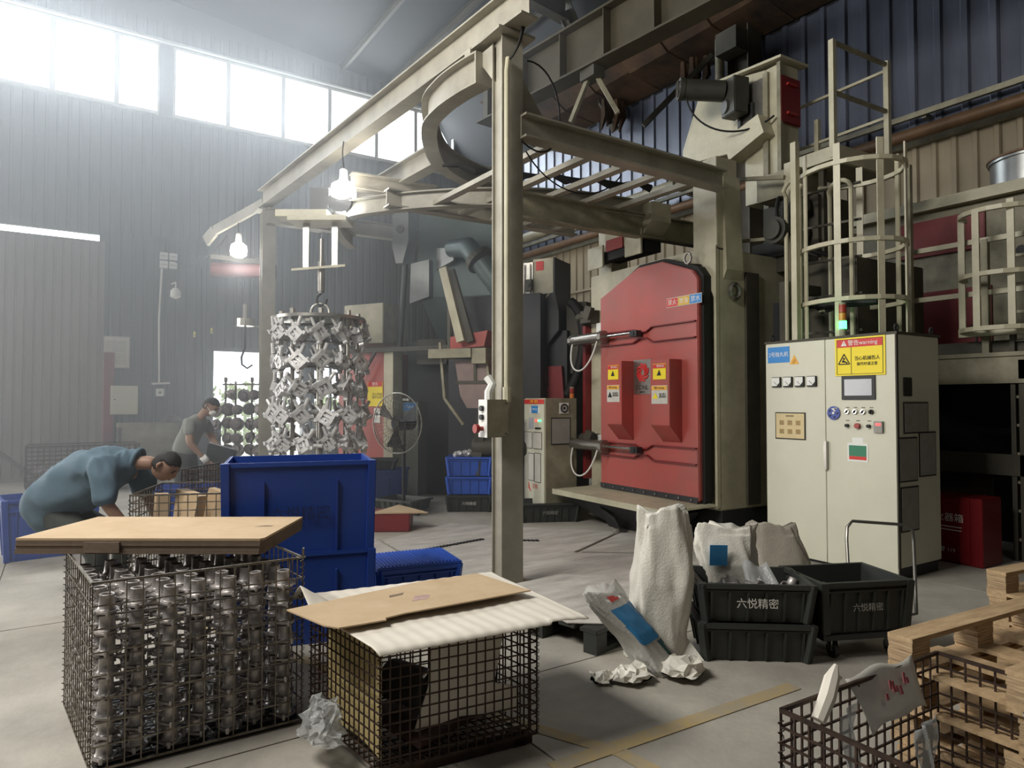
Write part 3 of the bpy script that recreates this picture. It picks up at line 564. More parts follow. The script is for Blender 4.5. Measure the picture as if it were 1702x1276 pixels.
# ladder side loops
for x in (.50, .80):
    pass
build('ladder_loop', MB().path([(.44, .55, 2.0), (.44, .55, 3.62)]+[(.56-.12*math.cos(a_*math.pi/8), .5, 3.62+.14*math.sin(a_*math.pi/8)) for a_ in range(1, 8)]+[(.68, .45, 3.62), (.68, .45, 2.0)], .022, 8), M['cream'], pf_, smooth=True)
build('ladder_loop', MB().path([(.80, .75, 2.0), (.80, .75, 3.55)]+[(.93-.13*math.cos(a_*math.pi/8), .72, 3.55+.14*math.sin(a_*math.pi/8)) for a_ in range(1, 8)]+[(1.06, .7, 3.55), (1.06, .7, 2.0)], .022, 8), M['cream'], pf_, smooth=True)
for i in range(5): build('rung', MB().bar((.42, .64, 2.2+i*.36), (1.1, .80, 2.2+i*.36), .022), M['olive'], pf_)
cc = (1.05, .72); cr2 = .42
for z in (3.72, 2.98, 2.45):
    build('cage_hoop', MB().path([(cc[0]+cr2*1.15*math.cos(t_), cc[1]+cr2*math.sin(t_), z) for t_ in [R(-160+i*16) for i in range(21)]], .028, 4), M['cream'], pf_)
for a_ in (-120, -75, -30, 15, 60, 110):
    build('cage_strap', MB().box((cc[0]+cr2*1.15*math.cos(R(a_)), cc[1]+cr2*math.sin(R(a_)), 2.85), (.06, .014, 2.1), (0, 0, R(a_+90))), M['cream'], pf_)
build('cage_post', MB().bb(.70, .76, .28, .34, 2.0, 4.05), M['cream'], pf_)
# ------------------------------------------------------------------ right hand structure
rp = thing('maintenance_walkway', 'dark railed walkway structure with red panels behind the big control cabinet', 'walkway', (7.6, 4.2, 0), -90)
# local x = -Y world, local y = +X world
build('walkway_deck', MB().bb(-.6, 6, .0, 1.2, 1.95, 2.1), M['olive'], rp)
build('edge_beam', MB().bb(-.6, 6, -.06, 0, 1.7, 1.96).bb(-.6, 6, -.08, 0, 1.94, 1.98).bb(-.6, 6, -.08, 0, 1.68, 1.72), M['creamd'], rp)
build('lower_beam', MB().bb(-.6, 6, -.06, .02, .8, 1.0), M['olive'], rp)
for x in (-.5, .38, 1.5, 3.0): build('post', MB().bb(x, x+.07, -.06, .01, 0, 1.9), M['olive'], rp)
for x in (-.45, .02, 1.2, 2.4, 3.6): build('railing_post', MB().bb(x, x+.06, -.06, 0, 1.95, 3.1), M['creamd'], rp)
for z in (3.07, 2.55): build('railing_bar', MB().bb(-1.0, 6, -.05, -.01, z, z+.05), M['cream'], rp)
build('hopper', MB().prism([(-.5, .1, 1.55), (-.1, .1, 1.4), (.3, .1, 1.02), (-.5, .1, 1.02)], (0, .9, 0)), M['olive'], rp)
build('back_sheet', MB().bb(-.6, 6, .9, .94, 0, 1.7), M['darkbase'], rp)
build('lower_panel', MB().bb(.1, .5, .2, .24, .2, .8).bb(.62, 1.2, .1, .14, .1, .75), M['olive'], rp)
hu = thing('red_panel_machine', 'cream and red machine housing above the walkway deck', 'machine', (8.35, 4.3, 0), -90)
build('housing', MB().bb(-.4, 6, .1, .9, 2.1, 3.75), M['creamd'], hu)
build('top_rail', MB().bb(-.5, 6, -.02, .1, 3.72, 3.84), M['cream'], hu)
for x0, x1, z0, z1 in ((.05, 1.0, 3.2, 3.62), (-.15, 1.05, 2.1, 2.78), (2.0, 3.1, 2.4, 3.2)): build('red_panel', MB().bb(x0, x1, .06, .1, z0, z1), M['redd'], hu, bevel=.006)
build('valve', MB().cyl((1.35, .02, 3.1), (1.35, .12, 3.1), .05, 10).bb(1.3, 1.4, .05, .1, 2.1, 2.16).cyl((.95, -.1, 2.3), (.95, .1, 2.3), .05, 10), M['darkgrey'], hu)
build('valve_rod', MB().cyl((.95, -.06, 2.1), (.95, -.06, 3.0), .012, 6), M['darkgrey'], hu)
build('grey_pipe', MB().path([(-1.3, .2, 2.75), (.2, .2, 2.75)], .14, 14), M['olive'], hu, smooth=True)
build('blower', MB().cyl((-.9, .1, 2.4), (-.9, .4, 2.4), .32, 20), M['darkbase'], hu, smooth=True)
sc_ = thing('ladder_cage', 'cream ladder cage and rung ladder by the right-hand walkway end', 'ladder', (7.35, 2.95, 0), -90)
for z in (3.33, 2.72, 2.2):
    build('cage_hoop', MB().path([(.12+.34*math.cos(R(a_)), .22+.3*math.sin(R(a_)), z+.0) for a_ in range(-190, 12, 20)]+[(.46, .25, z), (.8, .25, z)], .03, 4), M['cream'], sc_)
for x, y in ((-.2, .15), (.28, .0), (.46, .2), (.02, -.08)): build('cage_strap', MB().bb(x-.03, x+.03, y-.01, y+.01, 2.18, 3.4 if x > .1 else 3.34), M['cream'], sc_)
build('cage_base', MB().bb(-.22, .9, .1, .16, 2.14, 2.22), M['cream'], sc_)
for x in (.18, .62): build('ladder_rail', MB().bb(x, x+.04, .2, .26, 0, 3.4), M['olive'], sc_)
for i in range(11): build('rung', MB().bar((.2, .23, .2+i*.27), (.62, .23, .2+i*.27), .026), M['creamd'], sc_)
t = thing('round_tank', 'galvanised round tank at the top right edge on the tan wall side', 'tank', (8.95, 3.0, 3.84))
build('tank_shell', MB().lathe([(.42, 0), (.42, .32), (.44, .32), (.44, .36), (.40, .36), (.40, .05), (.01, .05)], 28), M['duct'], t, smooth=True)
build('rim', MB().path([(.44*math.cos(k*math.pi/14), .44*math.sin(k*math.pi/14), .36) for k in range(28)], .016, 6, closed=True), M['pipe'], t)
build('bracket', MB().bb(-.5, .5, -.04, .04, -.08, 0), M['creamd'], t)
tag(build('wall_conduit', MB().path([(9.3, 8, 3.75), (9.3, 2.5, 3.75)], .02, 6).box((9.28, 4.1, 3.78), (.03, .26, .14)), M['steel']), 'thin steel conduit with a bracket on the tan wall', 'pipe')

# ------------------------------------------------------------------ control cabinet no. 2
cb = thing('control_cabinet', 'big pale grey two-door control cabinet with a yellow warning sign', 'cabinet', (5.87, 2.98, 0), -91.5)
build('cabinet_body', MB().bb(-1.30, .0, .012, .70, .1, 2.08), M['cabinet'], cb, bevel=.006)
build('plinth', MB().bb(-1.28, -.02, .04, .68, 0, .1), M['darkbase'], cb)
build('roof_cap', MB().bb(-1.31, .01, 0, .72, 2.08, 2.10), M['olive'], cb)
d1 = build('door', MB().bb(-1.295, -.652, 0, .02, .03, 2.075), M['cabinet'], cb, bevel=.003); d2 = build('door', MB().bb(-.646, -.005, 0, .02, .03, 2.075), M['cabinet'], cb, bevel=.003)
h = build('door_handle', MB().bb(-.66, -.625, -.03, 0, .88, 1.14), M['steel'], d1, bevel=.004); 
sg = panel(d1, 'sign', -1.145, 1.965, .245, .155, M['signblue'], label='blue sign reading blasting machine number 2'); text('lettering', '2号抛丸机', .052, M['white'], sg, (-1.145, -.0045, 1.965), sx=.95)
sg = build('warning_triangle', MB().prism([(-1.02, -.001, 1.865), (-.92, -.001, 1.865), (-.97, -.001, 1.955)], (0, -.002, 0)), mat('sign_orange2', (232, 168, 60), .5, 0, 0), d1); text('lettering', '⚡', .045, M['ink'], sg, (-.97, -.0035, 1.89))
for i in range(4):
    x = -1.165+i*.128
    g_ = build('gauge', MB().bb(x-.05, x+.05, -.02, 0, 1.645, 1.745), M['ink'], d1, bevel=.003); panel(g_, 'gauge_face', x-.003, 1.698, .086, .082, M['white'], y=-.02, t=.002)
    build('gauge_corner', MB().prism([(x+.04, -.0225, 1.657), (x+.04, -.0225, 1.69), (x+.01, -.0225, 1.657)], (0, -.001, 0)), M['ink'], g_); build('needle', MB().bar((x-.02, -.0235, 1.70), (x+.012, -.0235, 1.668), .003), M['ink'], g_)
nt_ = panel(d1, 'framed_notice', -1.02, 1.27, .33, .26, M['ink'], t=.008, label='black framed beige chart sheet'); panel(nt_, 'notice_sheet', -1.02, 1.27, .31, .24, mat('beige_sheet', (216, 196, 150), .6, 0, .1, 9), y=-.008, t=.002)
for i in range(3):
    for j in range(2): panel(nt_, 'chart_block', -1.11+i*.09, 1.30-j*.085, .05, .045, mat('ochre_print', (172, 146, 100), .7, 0, .3, 60), y=-.0105, t=.0008)
text('lettering', '设备点检表', .018, M['ink'], nt_, (-1.02, -.0112, 1.365))
# big warning sign
ws = panel(d2, 'warning_sign', -.315, 1.905, .46, .34, M['yellow'], y=-.004, label='large yellow sign with red header reading warning')
ws.rotation_euler = (0, 0, 0)
panel(ws, 'sign_header', -.315, 2.025, .42, .07, M['signred'], y=-.0085, t=.001)
text('lettering', '警告warning', .052, M['white'], ws, (-.285, -.0105, 2.024))
mb = MB()
for a_, b_ in (((-.525, 1.75), (-.105, 1.75)), ((-.525, 1.75), (-.525, 2.06)), ((-.105, 1.75), (-.105, 2.06)), ((-.39, 1.75), (-.39, 1.99)), ((-.525, 2.06), (-.105, 2.06))): mb.bar((a_[0], -.009, a_[1]), (b_[0], -.009, b_[1]), .004, .003)
build('sign_frame', mb, M['ink'], ws)
build('header_triangle', MB().prism([(-.485, -.01, 2.003), (-.43, -.01, 2.003), (-.457, -.01, 2.052)], (0, -.001, 0)), M['white'], ws); text('lettering', '!', .04, M['signred'], ws, (-.457, -.0125, 2.022))
build('pictogram', MB().bar((-.51, -.009, 1.84), (-.405, -.009, 1.84), .004, .009).bar((-.51, -.009, 1.84), (-.457, -.009, 1.93), .004, .009).bar((-.405, -.009, 1.84), (-.457, -.009, 1.93), .004, .009).cyl((-.465, -.008, 1.865), (-.465, -.012, 1.865), .012, 10).cyl((-.458, -.008, 1.888), (-.458, -.012, 1.888), .01, 10).box((-.44, -.01, 1.856), (.03, .003, .012), (0, .5, 0)), M['ink'], ws)
text('lettering', '当心机械伤人', .042, M['ink'], ws, (-.245, -.0105, 1.885), sx=.92); text('lettering', '操作时请注意', .034, M['ink'], ws, (-.245, -.0105, 1.835), sx=.92)
sr = build('screen', MB().bb(-.485, -.175, -.012, 0, 1.52, 1.735), M['darkgrey'], d2, bevel=.003); panel(sr, 'screen_glass', -.33, 1.63, .25, .145, M['screen'], y=-.012, t=.002); 
dl = build('dial', MB().cyl((-.565, 0, 1.40), (-.565, -.012, 1.40), .062, 20), M['dial'], d2); build('dial_hub', MB().cyl((-.565, -.012, 1.40), (-.565, -.016, 1.40), .012, 10).prism([(-.585, -.013, 1.44), (-.53, -.013, 1.45), (-.55, -.013, 1.412)], (0, -.001, 0)), M['white'], dl)
for k in range(5): build('dial_hole', MB().cyl((-.565+.04*math.cos(k*1.2+2.6), -.0125, 1.40+.04*math.sin(k*1.2+2.6)), (-.565+.04*math.cos(k*1.2+2.6), -.0145, 1.40+.04*math.sin(k*1.2+2.6)), .009, 8), M['ink'], dl)
for i in range(4):
    x = -.435+i*.073; b_ = build('selector_switch', MB().cyl((x, 0, 1.415), (x, -.02, 1.415), .02, 14), M['chrome'] if i < 3 else M['ink'], d2); build('switch_knob', MB().box((x, -.026, 1.415), (.008, .012, .03), (0, .5, 0)), M['ink'], b_)
    panel(d2, 'switch_label', x, 1.452, .034, .006, M['ink'], t=.0008)
for i, (x, mm, r_) in enumerate([(-.435, M['ink'], .015), (-.338, M['redl'], .024), (-.237, M['ink'], .015)]):
    build('push_button', MB().cyl((x, 0, 1.29), (x, -.03, 1.29), r_, 14), mm, d2); panel(d2, 'switch_label', x, 1.335, .034, .006, M['ink'], t=.0008)
kp = build('counter', MB().bb(-.19, -.11, -.022, 0, 1.235, 1.335), M['handlam'], d2, bevel=.003); panel(kp, 'led_display', -.148, 1.308, .045, .02, M['ledred'], y=-.022, t=.001)
panel(d2, 'small_label', -.345, 1.155, .1, .06, M['white'], t=.001)
gb = panel(d2, 'green_card', -.345, 1.055, .19, .165, M['white'], t=.003, label='white card with green and red blocks'); panel(gb, 'green_block', -.345, 1.068, .16, .095, M['greendull'], y=-.003, t=.001); panel(gb, 'red_block', -.345, 1.005, .16, .03, M['signred'], y=-.003, t=.001)
# side face
build('side_vent', MB().box((.004, .17, 1.63), (.012, .13, .16)), M['ink'], cb, bevel=.004)
build('side_post', MB().bb(-.006, .004, .0, .03, .1, 2.08), M['olive'], cb)
for (y0, y1, z0, z1) in ((.10, .5, 1.23, 1.50), (.02, .31, .82, 1.20), (.34, .62, .85, 1.24), (.04, .32, .4, .78)):
    f_ = build('document_frame', MB().bb(0, .006, y0, y1, z0, z1), M['ink'], cb); build('document_sheet', MB().bb(.006, .008, y0+.012, y1-.012, z0+.012, z1-.012), M['paperd'], f_)
for y in (.05, .62): build('lifting_eye', MB().path([(-.02, y+.03*math.cos(k*math.pi/4), 2.135+.03*math.sin(k*math.pi/4)) for k in range(8)], .008, 6, closed=True), M['darkgrey'], cb)
build('lifting_eye', MB().path([(-1.25, .05+.03*math.cos(k*math.pi/4), 2.135+.03*math.sin(k*math.pi/4)) for k in range(8)], .008, 6, closed=True), M['darkgrey'], cb)
def tower(parent, x, y, z, s=1, lit='green'):
    build('stack_light', MB().cyl((x, y, z), (x, y, z+.07*s), .03*s, 12), M['creamd'], parent)
    for i, (mm) in enumerate([M['green'] if lit else M['greendull'], M['amber'], M['redl']]): build('light_segment', MB().cyl((x, y, z+(.07+.075*i)*s), (x, y, z+(.14+.075*i)*s), .033*s, 14), mm, parent, smooth=True)
    build('light_cap', MB().cyl((x, y, z+.29*s), (x, y, z+.31*s), .033*s, 12), M['creamd'], parent)
tower(cb, -.52, .08, 2.10)
l = bpy.data.lights.new('signal_glow', 'POINT'); l.energy = .5; l.color = (.2, 1, .35); l.shadow_soft_size = .05
o = bpy.data.objects.new('signal_glow', l); C.objects.link(o); o.location = (5.82, 3.5, 2.30)

# ------------------------------------------------------------------ background machines
hm = thing('shot_separator', 'grey-green hopper and ducted housing high behind the hanging castings', 'machine', (4.62, 10.05, 0), -50)
build('housing', MB().bb(.1, 1.45, .25, 1.3, 3.2, 4.65), M['teal'], hm, bevel=.01)
build('lower_hopper', MB().prism([(.15, .25, 3.2), (1.3, .25, 3.2), (1.05, .45, 2.5), (.4, .45, 2.5)], (0, .9, 0)), M['teal'], hm)
build('elevator_head', MB().prism([(-.24, .0, 4.55), (.04, .0, 4.72), (.04, .0, 4.1), (-.06, .0, 3.75), (-.18, .0, 3.75), (-.24, .0, 4.0)], (0, .35, 0)), M['duct'], hm)
build('drive_hub', MB().cyl((-.1, -.03, 4.3), (-.1, .01, 4.3), .07, 8), M['olive'], hm)
build('feed_pipe', MB().cyl((-.08, .15, 3.75), (-.16, .1, 2.3), .05, 10), M['darkgrey'], hm, smooth=True)
build('side_chute', MB().prism([(.04, .1, 3.75), (.36, .1, 3.8), (.36, .1, 3.2), (.02, .1, 3.1)], (0, .15, 0)), M['duct'], hm)
build('duct', MB().path([(.75, .1, 3.95), (1.1, -.1, 3.9), (1.35, -.2, 3.65)], [.14, .17, .17], 16).path([(1.35, -.2, 3.65), (1.8, -.1, 3.0)], .17, 16), M['teal'], hm, smooth=True)
build('duct_flange', MB().cyl((1.3, -.19, 3.71), (1.36, -.21, 3.64), .23, 18), M['olive'], hm)
build('duct_mouth', MB().prism([(.45, .2, 4.0), (.8, .05, 3.95), (.8, .05, 3.75), (.45, .2, 3.65)], (0, .1, 0)), M['duct'], hm)
build('machine_base', MB().bb(-.1, 1.6, .3, 1.5, 0, 2.5), M['darkgrey'], hm)
build('clutter_housing', MB().bb(.2, .7, .0, .3, 2.1, 2.5).bb(.9, 1.3, .05, .3, 1.6, 2.2), M['olive'], hm)
rc = thing('red_blast_cabin', 'old red cabin with a yellow sign and cream post behind the floor fan', 'machine', (4.15, 10.6, 0), -60)
build('body', MB().bb(-.55, .42, 0, .7, 0, 2.3), M['red'], rc, bevel=.01)
build('top_box', MB().bb(-.4, .4, -.05, .6, 2.45, 3.1), M['creamd'], rc, bevel=.01)
build('post', MB().bb(.42, .60, -.05, .2, 0, 2.35), M['cream'], rc)
build('top_beam', MB().bar((-.7, -.1, 2.33), (1.7, -.1, 2.33), .07), M['olive'], rc)
build('diagonal_brace', MB().bar((.3, -.12, 2.3), (-.5, -.12, 1.1), .04), M['darkgrey'], rc)
s_ = panel(rc, 'warning_sign', .22, 1.63, .30, .40, M['yellow'], y=-.01); panel(s_, 'sign_header', .22, 1.79, .28, .08, M['signred'], y=-.015, t=.002); text('lettering', '警告', .06, M['white'], s_, (.22, -.018, 1.79)); text('lettering', '当心机械\n操作注意', .05, M['ink'], s_, (.26, -.0145, 1.60))
s_ = panel(rc, 'small_sign', .26, 1.28, .12, .24, M['white'], y=-.01); text('lettering', '▲', .08, M['ink'], s_, (.26, -.0145, 1.31))
sk = thing('skip_loader', 'tilted skip loader with long cream guide arm and pink-grey hopper', 'machine', (4.30, 8.05, 0), -55)
build('guide_arm', MB().bar((-.05, 0, 3.30), (.22, 0, 2.3), .09, .11), M['cream'], sk)
build('guide_arm', MB().bar((.03, .06, 3.28), (.33, .06, 2.3), .06, .1), M['olive'], sk)
build('tray', MB().bb(-.2, .42, -.15, .15, 2.08, 2.2), M['creamd'], sk)
build('tray_end', MB().bb(.42, .62, -.12, .5, 2.0, 2.2), M['creamd'], sk)
build('red_cover', MB().prism([(.0, .1, 2.22), (.5, .1, 2.24), (.55, .1, 2.45), (.0, .1, 2.38)], (0, .3, 0)), M['red'], sk)
build('bucket', MB().prism([(.12, .0, 2.05), (.6, .0, 2.05), (.64, .0, 1.58), (.5, .0, 1.42), (.3, .0, 1.42), (.2, .0, 1.58)], (0, .45, 0)), mat('pinkish_grey_paint', (142, 122, 116), .5, 0, .3, 5), sk)
build('bucket_rib', MB().bb(.14, .62, -.015, 0, 1.74, 1.78).bb(.40, .44, -.015, 0, 1.78, 2.05), M['olive'], sk)
build('side_rail', MB().bar((-.1, 0, 2.3), (-.03, 0, 1.55), .035).bar((-.03, 0, 1.55), (.25, 0, 1.2), .035), M['creamd'], sk); build('side_rail', MB().bar((.6, -.02, 2.0), (.66, -.02, 1.45), .03), M['creamd'], sk)
build('guide_channel', MB().bar((.36, .4, 1.45), (.24, .4, .5), .14, .06), M['olive'], sk)
build('roller', MB().cyl((.2, .48, .88), (1.0, .48, .88), .13, 16), M['olive'], sk, smooth=True)
build('back_housing', MB().bb(-.3, 1.1, .65, 1.4, 0, 3.0), M['darkbase'], sk)
build('stand_post', MB().cyl((-.05, .2, 2.2), (-.05, .2, 2.9), .04, 8).bar((.9, .1, 0), (.9, .1, 1.4), .1), M['olive'], sk)
mb_ = thing('drum_elevator', 'cream and charcoal elevator head with a hopper beside the cream machine', 'machine', (5.55, 7.85, 0), -62)
build('head_box', MB().bb(.02, .34, 0, .4, 3.02, 3.52), M['cream'], mb_, bevel=.005)
build('head_side', MB().bb(.34, .36, 0, .55, 3.0, 3.52).bb(.1, .34, .4, .55, 3.0, 3.52), M['darkgrey'], mb_)
build('slide_plate', MB().bb(-.12, .03, -.02, .02, 2.75, 3.48), M['steel'], mb_)
for x in (-.09, .0): build('screw_rod', MB().cyl((x, -.04, 2.75), (x, -.04, 3.45), .008, 6), M['ink'], mb_)
build('bearing', MB().box((-.02, -.05, 3.15), (.1, .05, .16)).cyl((-.02, -.09, 3.15), (-.02, -.05, 3.15), .03, 10), M['olive'], mb_)
panel(mb_, 'red_label', .13, 3.42, .12, .13, M['signred'], y=-.002)
build('lower_hopper', MB().prism([(-.12, 0, 2.85), (.36, 0, 3.05), (.42, 0, 2.75), (.42, 0, 2.5), (.1, 0, 2.15), (-.02, 0, 2.15), (-.18, 0, 2.6)], (0, .5, 0)), M['darkgrey'], mb_, bevel=.005)
build('hopper_face', MB().prism([(-.12, -.01, 2.85), (.3, -.01, 3.02), (.0, -.01, 2.65), (-.05, -.01, 2.2), (-.18, -.01, 2.6)], (0, -.01, 0)), M['creamd'], mb_)
build('down_pipe', MB().bar((-.1, .0, 2.2), (-.2, .0, 1.6), .05), M['redd'], mb_)
build('motor', MB().cyl((.0, .0, 1.85), (.25, .0, 1.85), .13, 14), M['darkgrey'], mb_, smooth=True)
build('red_housing', MB().prism([(.15, .02, 2.0), (.45, .02, 2.0), (.5, .02, 1.4), (-.0, .02, 1.4)], (0, .4, 0)), M['redd'], mb_)
build('tower', MB().bb(-.1, .5, .1, .9, 0, 2.5), M['darkbase'], mb_)
build('grey_box', MB().bb(-.15, .12, .0, .1, 2.0, 2.3).bb(.45, .75, .2, .6, 1.9, 2.9), M['olive'], mb_)
build('curved_hose', MB().path(bez((.55, .1, 2.9), (.85, .1, 2.7), (.8, .1, 2.0), (.5, .1, 1.6)), .07, 10), M['black'], mb_, smooth=True)
# control cabinet 3
c3 = thing('control_cabinet', 'narrow cream control cabinet with a red header left of the red door', 'cabinet', (5.2, 7.60, 0), -93.3)
build('cabinet_body', MB().bb(.1, .60, 0, .48, .08, 1.55), M['cream'], c3, bevel=.005)
build('side_skin', MB().bb(.6, .605, .0, .48, .08, 1.55), M['creamd'], c3)
build('plinth', MB().bb(.12, .58, .02, .46, 0, .08), M['darkbase'], c3)
build('door', MB().bb(.105, .59, -.015, 0, .1, 1.54), M['cabinet'], c3)
hd = panel(c3, 'red_header', .35, 1.505, .48, .06, M['signred'], y=-.015); text('lettering', '汉特  抛丸', .045, M['yellow'], hd, (.35, -.0195, 1.505))
s3 = panel(c3, 'sign', .37, 1.405, .15, .09, M['signblue'], y=-.02); text('lettering', '3号抛丸机', .028, M['white'], s3, (.37, -.0245, 1.405)); 
for x in (.27, .46): panel(c3, 'gauge', x, 1.39, .05, .08, M['white'], y=-.015)
panel(c3, 'screen', .28, 1.22, .12, .15, M['screen'], y=-.015)
for i in range(4):
    build('indicator', MB().cyl((.40+i*.035, -.015, 1.26), (.40+i*.035, -.03, 1.26), .012, 10), [M['ledred'], M['ledred'], M['ledgreen'], M['ledgreen']][i], c3)
    build('push_button', MB().cyl((.40+i*.035, -.015, 1.16), (.40+i*.035, -.03, 1.16), .012, 10), M['ink'], c3)
for (x, z, w_, h_) in ((.21, 1.0, .2, .22), (.44, 1.0, .2, .22), (.28, .65, .15, .36), (.44, .65, .15, .38)):
    f_ = panel(c3, 'document_frame', x, z, w_, h_, M['ink'], y=-.015, t=.004); panel(f_, 'document_sheet', x, z, w_-.015, h_-.015, M['paper'], y=-.019, t=.001)
text('lettering', '汉特', .07, M['signred'], c3, (.37, -.017, .40)); build('brand_arc', MB().path([(.22+.0, -.017, .45), (.23, -.017, .38), (.28, -.017, .33)], [.004, .012, .004], 6), M['signred'], c3)
f_ = build('side_fan', MB().box((.61, .28, 1.42), (.012, .14, .14)), M['white'], c3)
build('fan_grille', MB().path([(.618, .28+.05*math.cos(k*math.pi/6), 1.42+.05*math.sin(k*math.pi/6)) for k in range(12)], .012, 6, closed=True).cyl((.612, .28, 1.42), (.622, .28, 1.42), .02, 8), M['ink'], f_)
sf = build('side_document', MB().bb(.605, .611, .08, .38, .95, 1.3), M['ink'], c3); build('document_sheet', MB().bb(.611, .613, .09, .37, .965, 1.285), M['paperd'], sf)
tower(c3, .56, .44, 1.42, .9)
# control cabinet 1
c1 = thing('control_cabinet', 'green-grey control cabinet with a blue sign behind the floor fan', 'cabinet', (4.62, 10.25, 0), -62)
build('cabinet_body', MB().bb(0, .36, 0, .4, 0, 1.5), mat('greenish_cabinet_paint', (134, 138, 124), .5, 0, .15, 3), c1, bevel=.005)
build('front_board', MB().bb(-.32, -.01, -.12, .3, .05, 1.52), M['creamd'], c1, bevel=.005)
s1 = panel(c1, 'sign', .19, 1.42, .24, .13, M['signblue'], y=0); text('lettering', '1号抛丸机', .045, M['white'], s1, (.19, -.0045, 1.42))
panel(c1, 'screen', .12, 1.22, .12, .11, M['darkgrey'], y=0); panel(c1, 'papers', -.16, .8, .26, .5, M['paper'], y=-.12)
for r_ in range(4):
    for i in range(6): build('indicator', MB().box((-.28+i*.042, -.125, 1.24-r_*.075), (.02, .01, .022)), M['ledgreen'] if (i < 2+(r_ % 2) and r_ < 3) else M['ink'], c1)
build('beacon', MB().lathe([(.03, 0), (.03, .08), (.015, .12)], 10, c=(-.02, .05, 1.52)), M['redl'], c1, smooth=True)
build('rag', MB().box((.08, .05, 1.54), (.12, .08, .04), (0, 0, .4)), M['white'], c1)

# ------------------------------------------------------------------ crates
def crate(name, label, cat, loc, rz, w_, d_, h_, m, group=None, ribs=6, txt=None, taper=.03, lip=.02, lid=False, tz=None, tm=None, band=True, tsize=None):
    t = thing(name, label, cat, loc, rz, group); tk = .008; a = taper
    mb = MB()
    def ring(x0, x1, y0, y1, z): return [(x0, y0, z), (x1, y0, z), (x1, y1, z), (x0, y1, z)]
    o0 = ring(a, w_-a, a, d_-a, 0); o1 = ring(0, w_, 0, d_, h_); i0 = ring(a+tk, w_-a-tk, a+tk, d_-a-tk, tk); i1 = ring(tk, w_-tk, tk, d_-tk, h_)
    f = [(3, 2, 1, 0), (8, 9, 10, 11)]
    for j in range(4):
        k = (j+1) % 4; f += [(j, k, 4+k, 4+j), (8+k, 8+j, 12+j, 12+k), (4+j, 4+k, 12+k, 12+j)]
    mb.add(o0+o1+i0+i1, f); build('body', mb, m, t)
    def frame(z0, z1, e): return MB().bb(-e, w_+e, -e, 0, z0, z1).bb(-e, w_+e, d_, d_+e, z0, z1).bb(-e, 0, 0, d_, z0, z1).bb(w_, w_+e, 0, d_, z0, z1)
    build('rim', frame(h_-.03, h_, lip), m, t, bevel=.004)
    if band: build('stacking_band', frame(h_*.80, h_*.84, lip*.5), m, t)
    mb = MB()
    for i in range(ribs):
        x = w_*(i+.5)/ribs
        for y, s_ in ((0, -1), (d_, 1)):
            mb.bar((x if True else 0, y+s_*.002-s_*a*.95, .01), (x, y+s_*.004, h_*.80), .012, .02)
    for i in range(max(2, ribs-2)):
        y = d_*(i+.5)/max(2, ribs-2)
        mb.bar((a*.95-.002, y, .01), (-.004, y, h_*.8), .012, .02); mb.bar((w_-a*.95+.002, y, .01), (w_+.004, y, h_*.8), .012, .02)
    build('rib', mb, m, t)['kind'] = 'stuff'
    for (x, y) in ((0, 0), (w_, 0)): build('corner_post', MB().bar((x+(a if x == 0 else -a), a, .0), (x, 0, h_), .05, .05), m, t, bevel=.004)
    if txt: text('lettering', txt, tsize or h_*.2, tm or M['paper'], t, (w_*.5, -.020+a*(1-(tz or .5))*.5, h_*(tz or .5)), rot=(R(90)+math.atan2(a, h_)*-1, 0, 0))
    if lid:
        build('lid', MB().bb(-.02, w_+.02, -.02, d_+.02, h_, h_+.02), m, t, bevel=.006); mb = MB()
        for i in range(22): mb.bar((w_*(i+.5)/22, 0, h_+.024), (w_*(i+.5)/22, d_, h_+.024), .012, .01)
        build('lid_rib', mb, m, t)['kind'] = 'stuff'
    return t
fm = mat('faint_print', (30, 40, 78), .6, 0, 0)
crate('plastic_tub', 'large deep blue tub, upper of the two stacked behind the cardboard pile', 'tub', (.83, 4.36, .545), -15, .87, .58, .585, M['bluet'], 'stacked big blue tubs', 2, txt='六悦精密', tz=.45, tm=fm, tsize=.09, taper=.012, band=False, lip=.012)
crate('plastic_tub', 'large deep blue tub, lower of the two stacked behind the cardboard pile', 'tub', (.83, 4.36, 0), -15, .87, .58, .57, M['bluet'], 'stacked big blue tubs', 2, taper=.012, band=False, lip=.008)
crate('lidded_crate', 'blue crate with a ribbed blue lid on the floor beside the big tubs', 'crate', (1.93, 4.62, 0), -10, .60, .46, .29, M['blueb'], None, 5, lid=True, txt='六悦精密', tm=fm, tsize=.05, tz=.45)
crate('plastic_crate', 'black lettered crate, upper of the two stacked beside the tall white bag', 'crate', (3.12, 2.70, .225), -38, .62, .42, .225, M['blackp'], 'black crates by the white bags', 6, txt='六悦精密', tz=.5, tsize=.06)
crate('plastic_crate', 'black crate, lower of the two stacked beside the tall white bag', 'crate', (3.12, 2.70, 0), -38, .62, .42, .222, M['blackp'], 'black crates by the white bags', 6)
ct = crate('plastic_crate', 'empty black lettered crate riding on the small wheeled trolley', 'crate', (3.70, 2.31, .15), -24, .56, .42, .30, M['blackp'], None, 6, txt='六悦精密', tz=.5, tsize=.05, tm=M['paperd'], taper=.02)
tl = thing('crate_trolley', 'small dark trolley with casters and a tall bent tube handle', 'trolley', (3.70, 2.31, 0), -24)
build('deck', MB().bb(.0, .56, .0, .42, .115, .145), M['darkgrey'], tl)
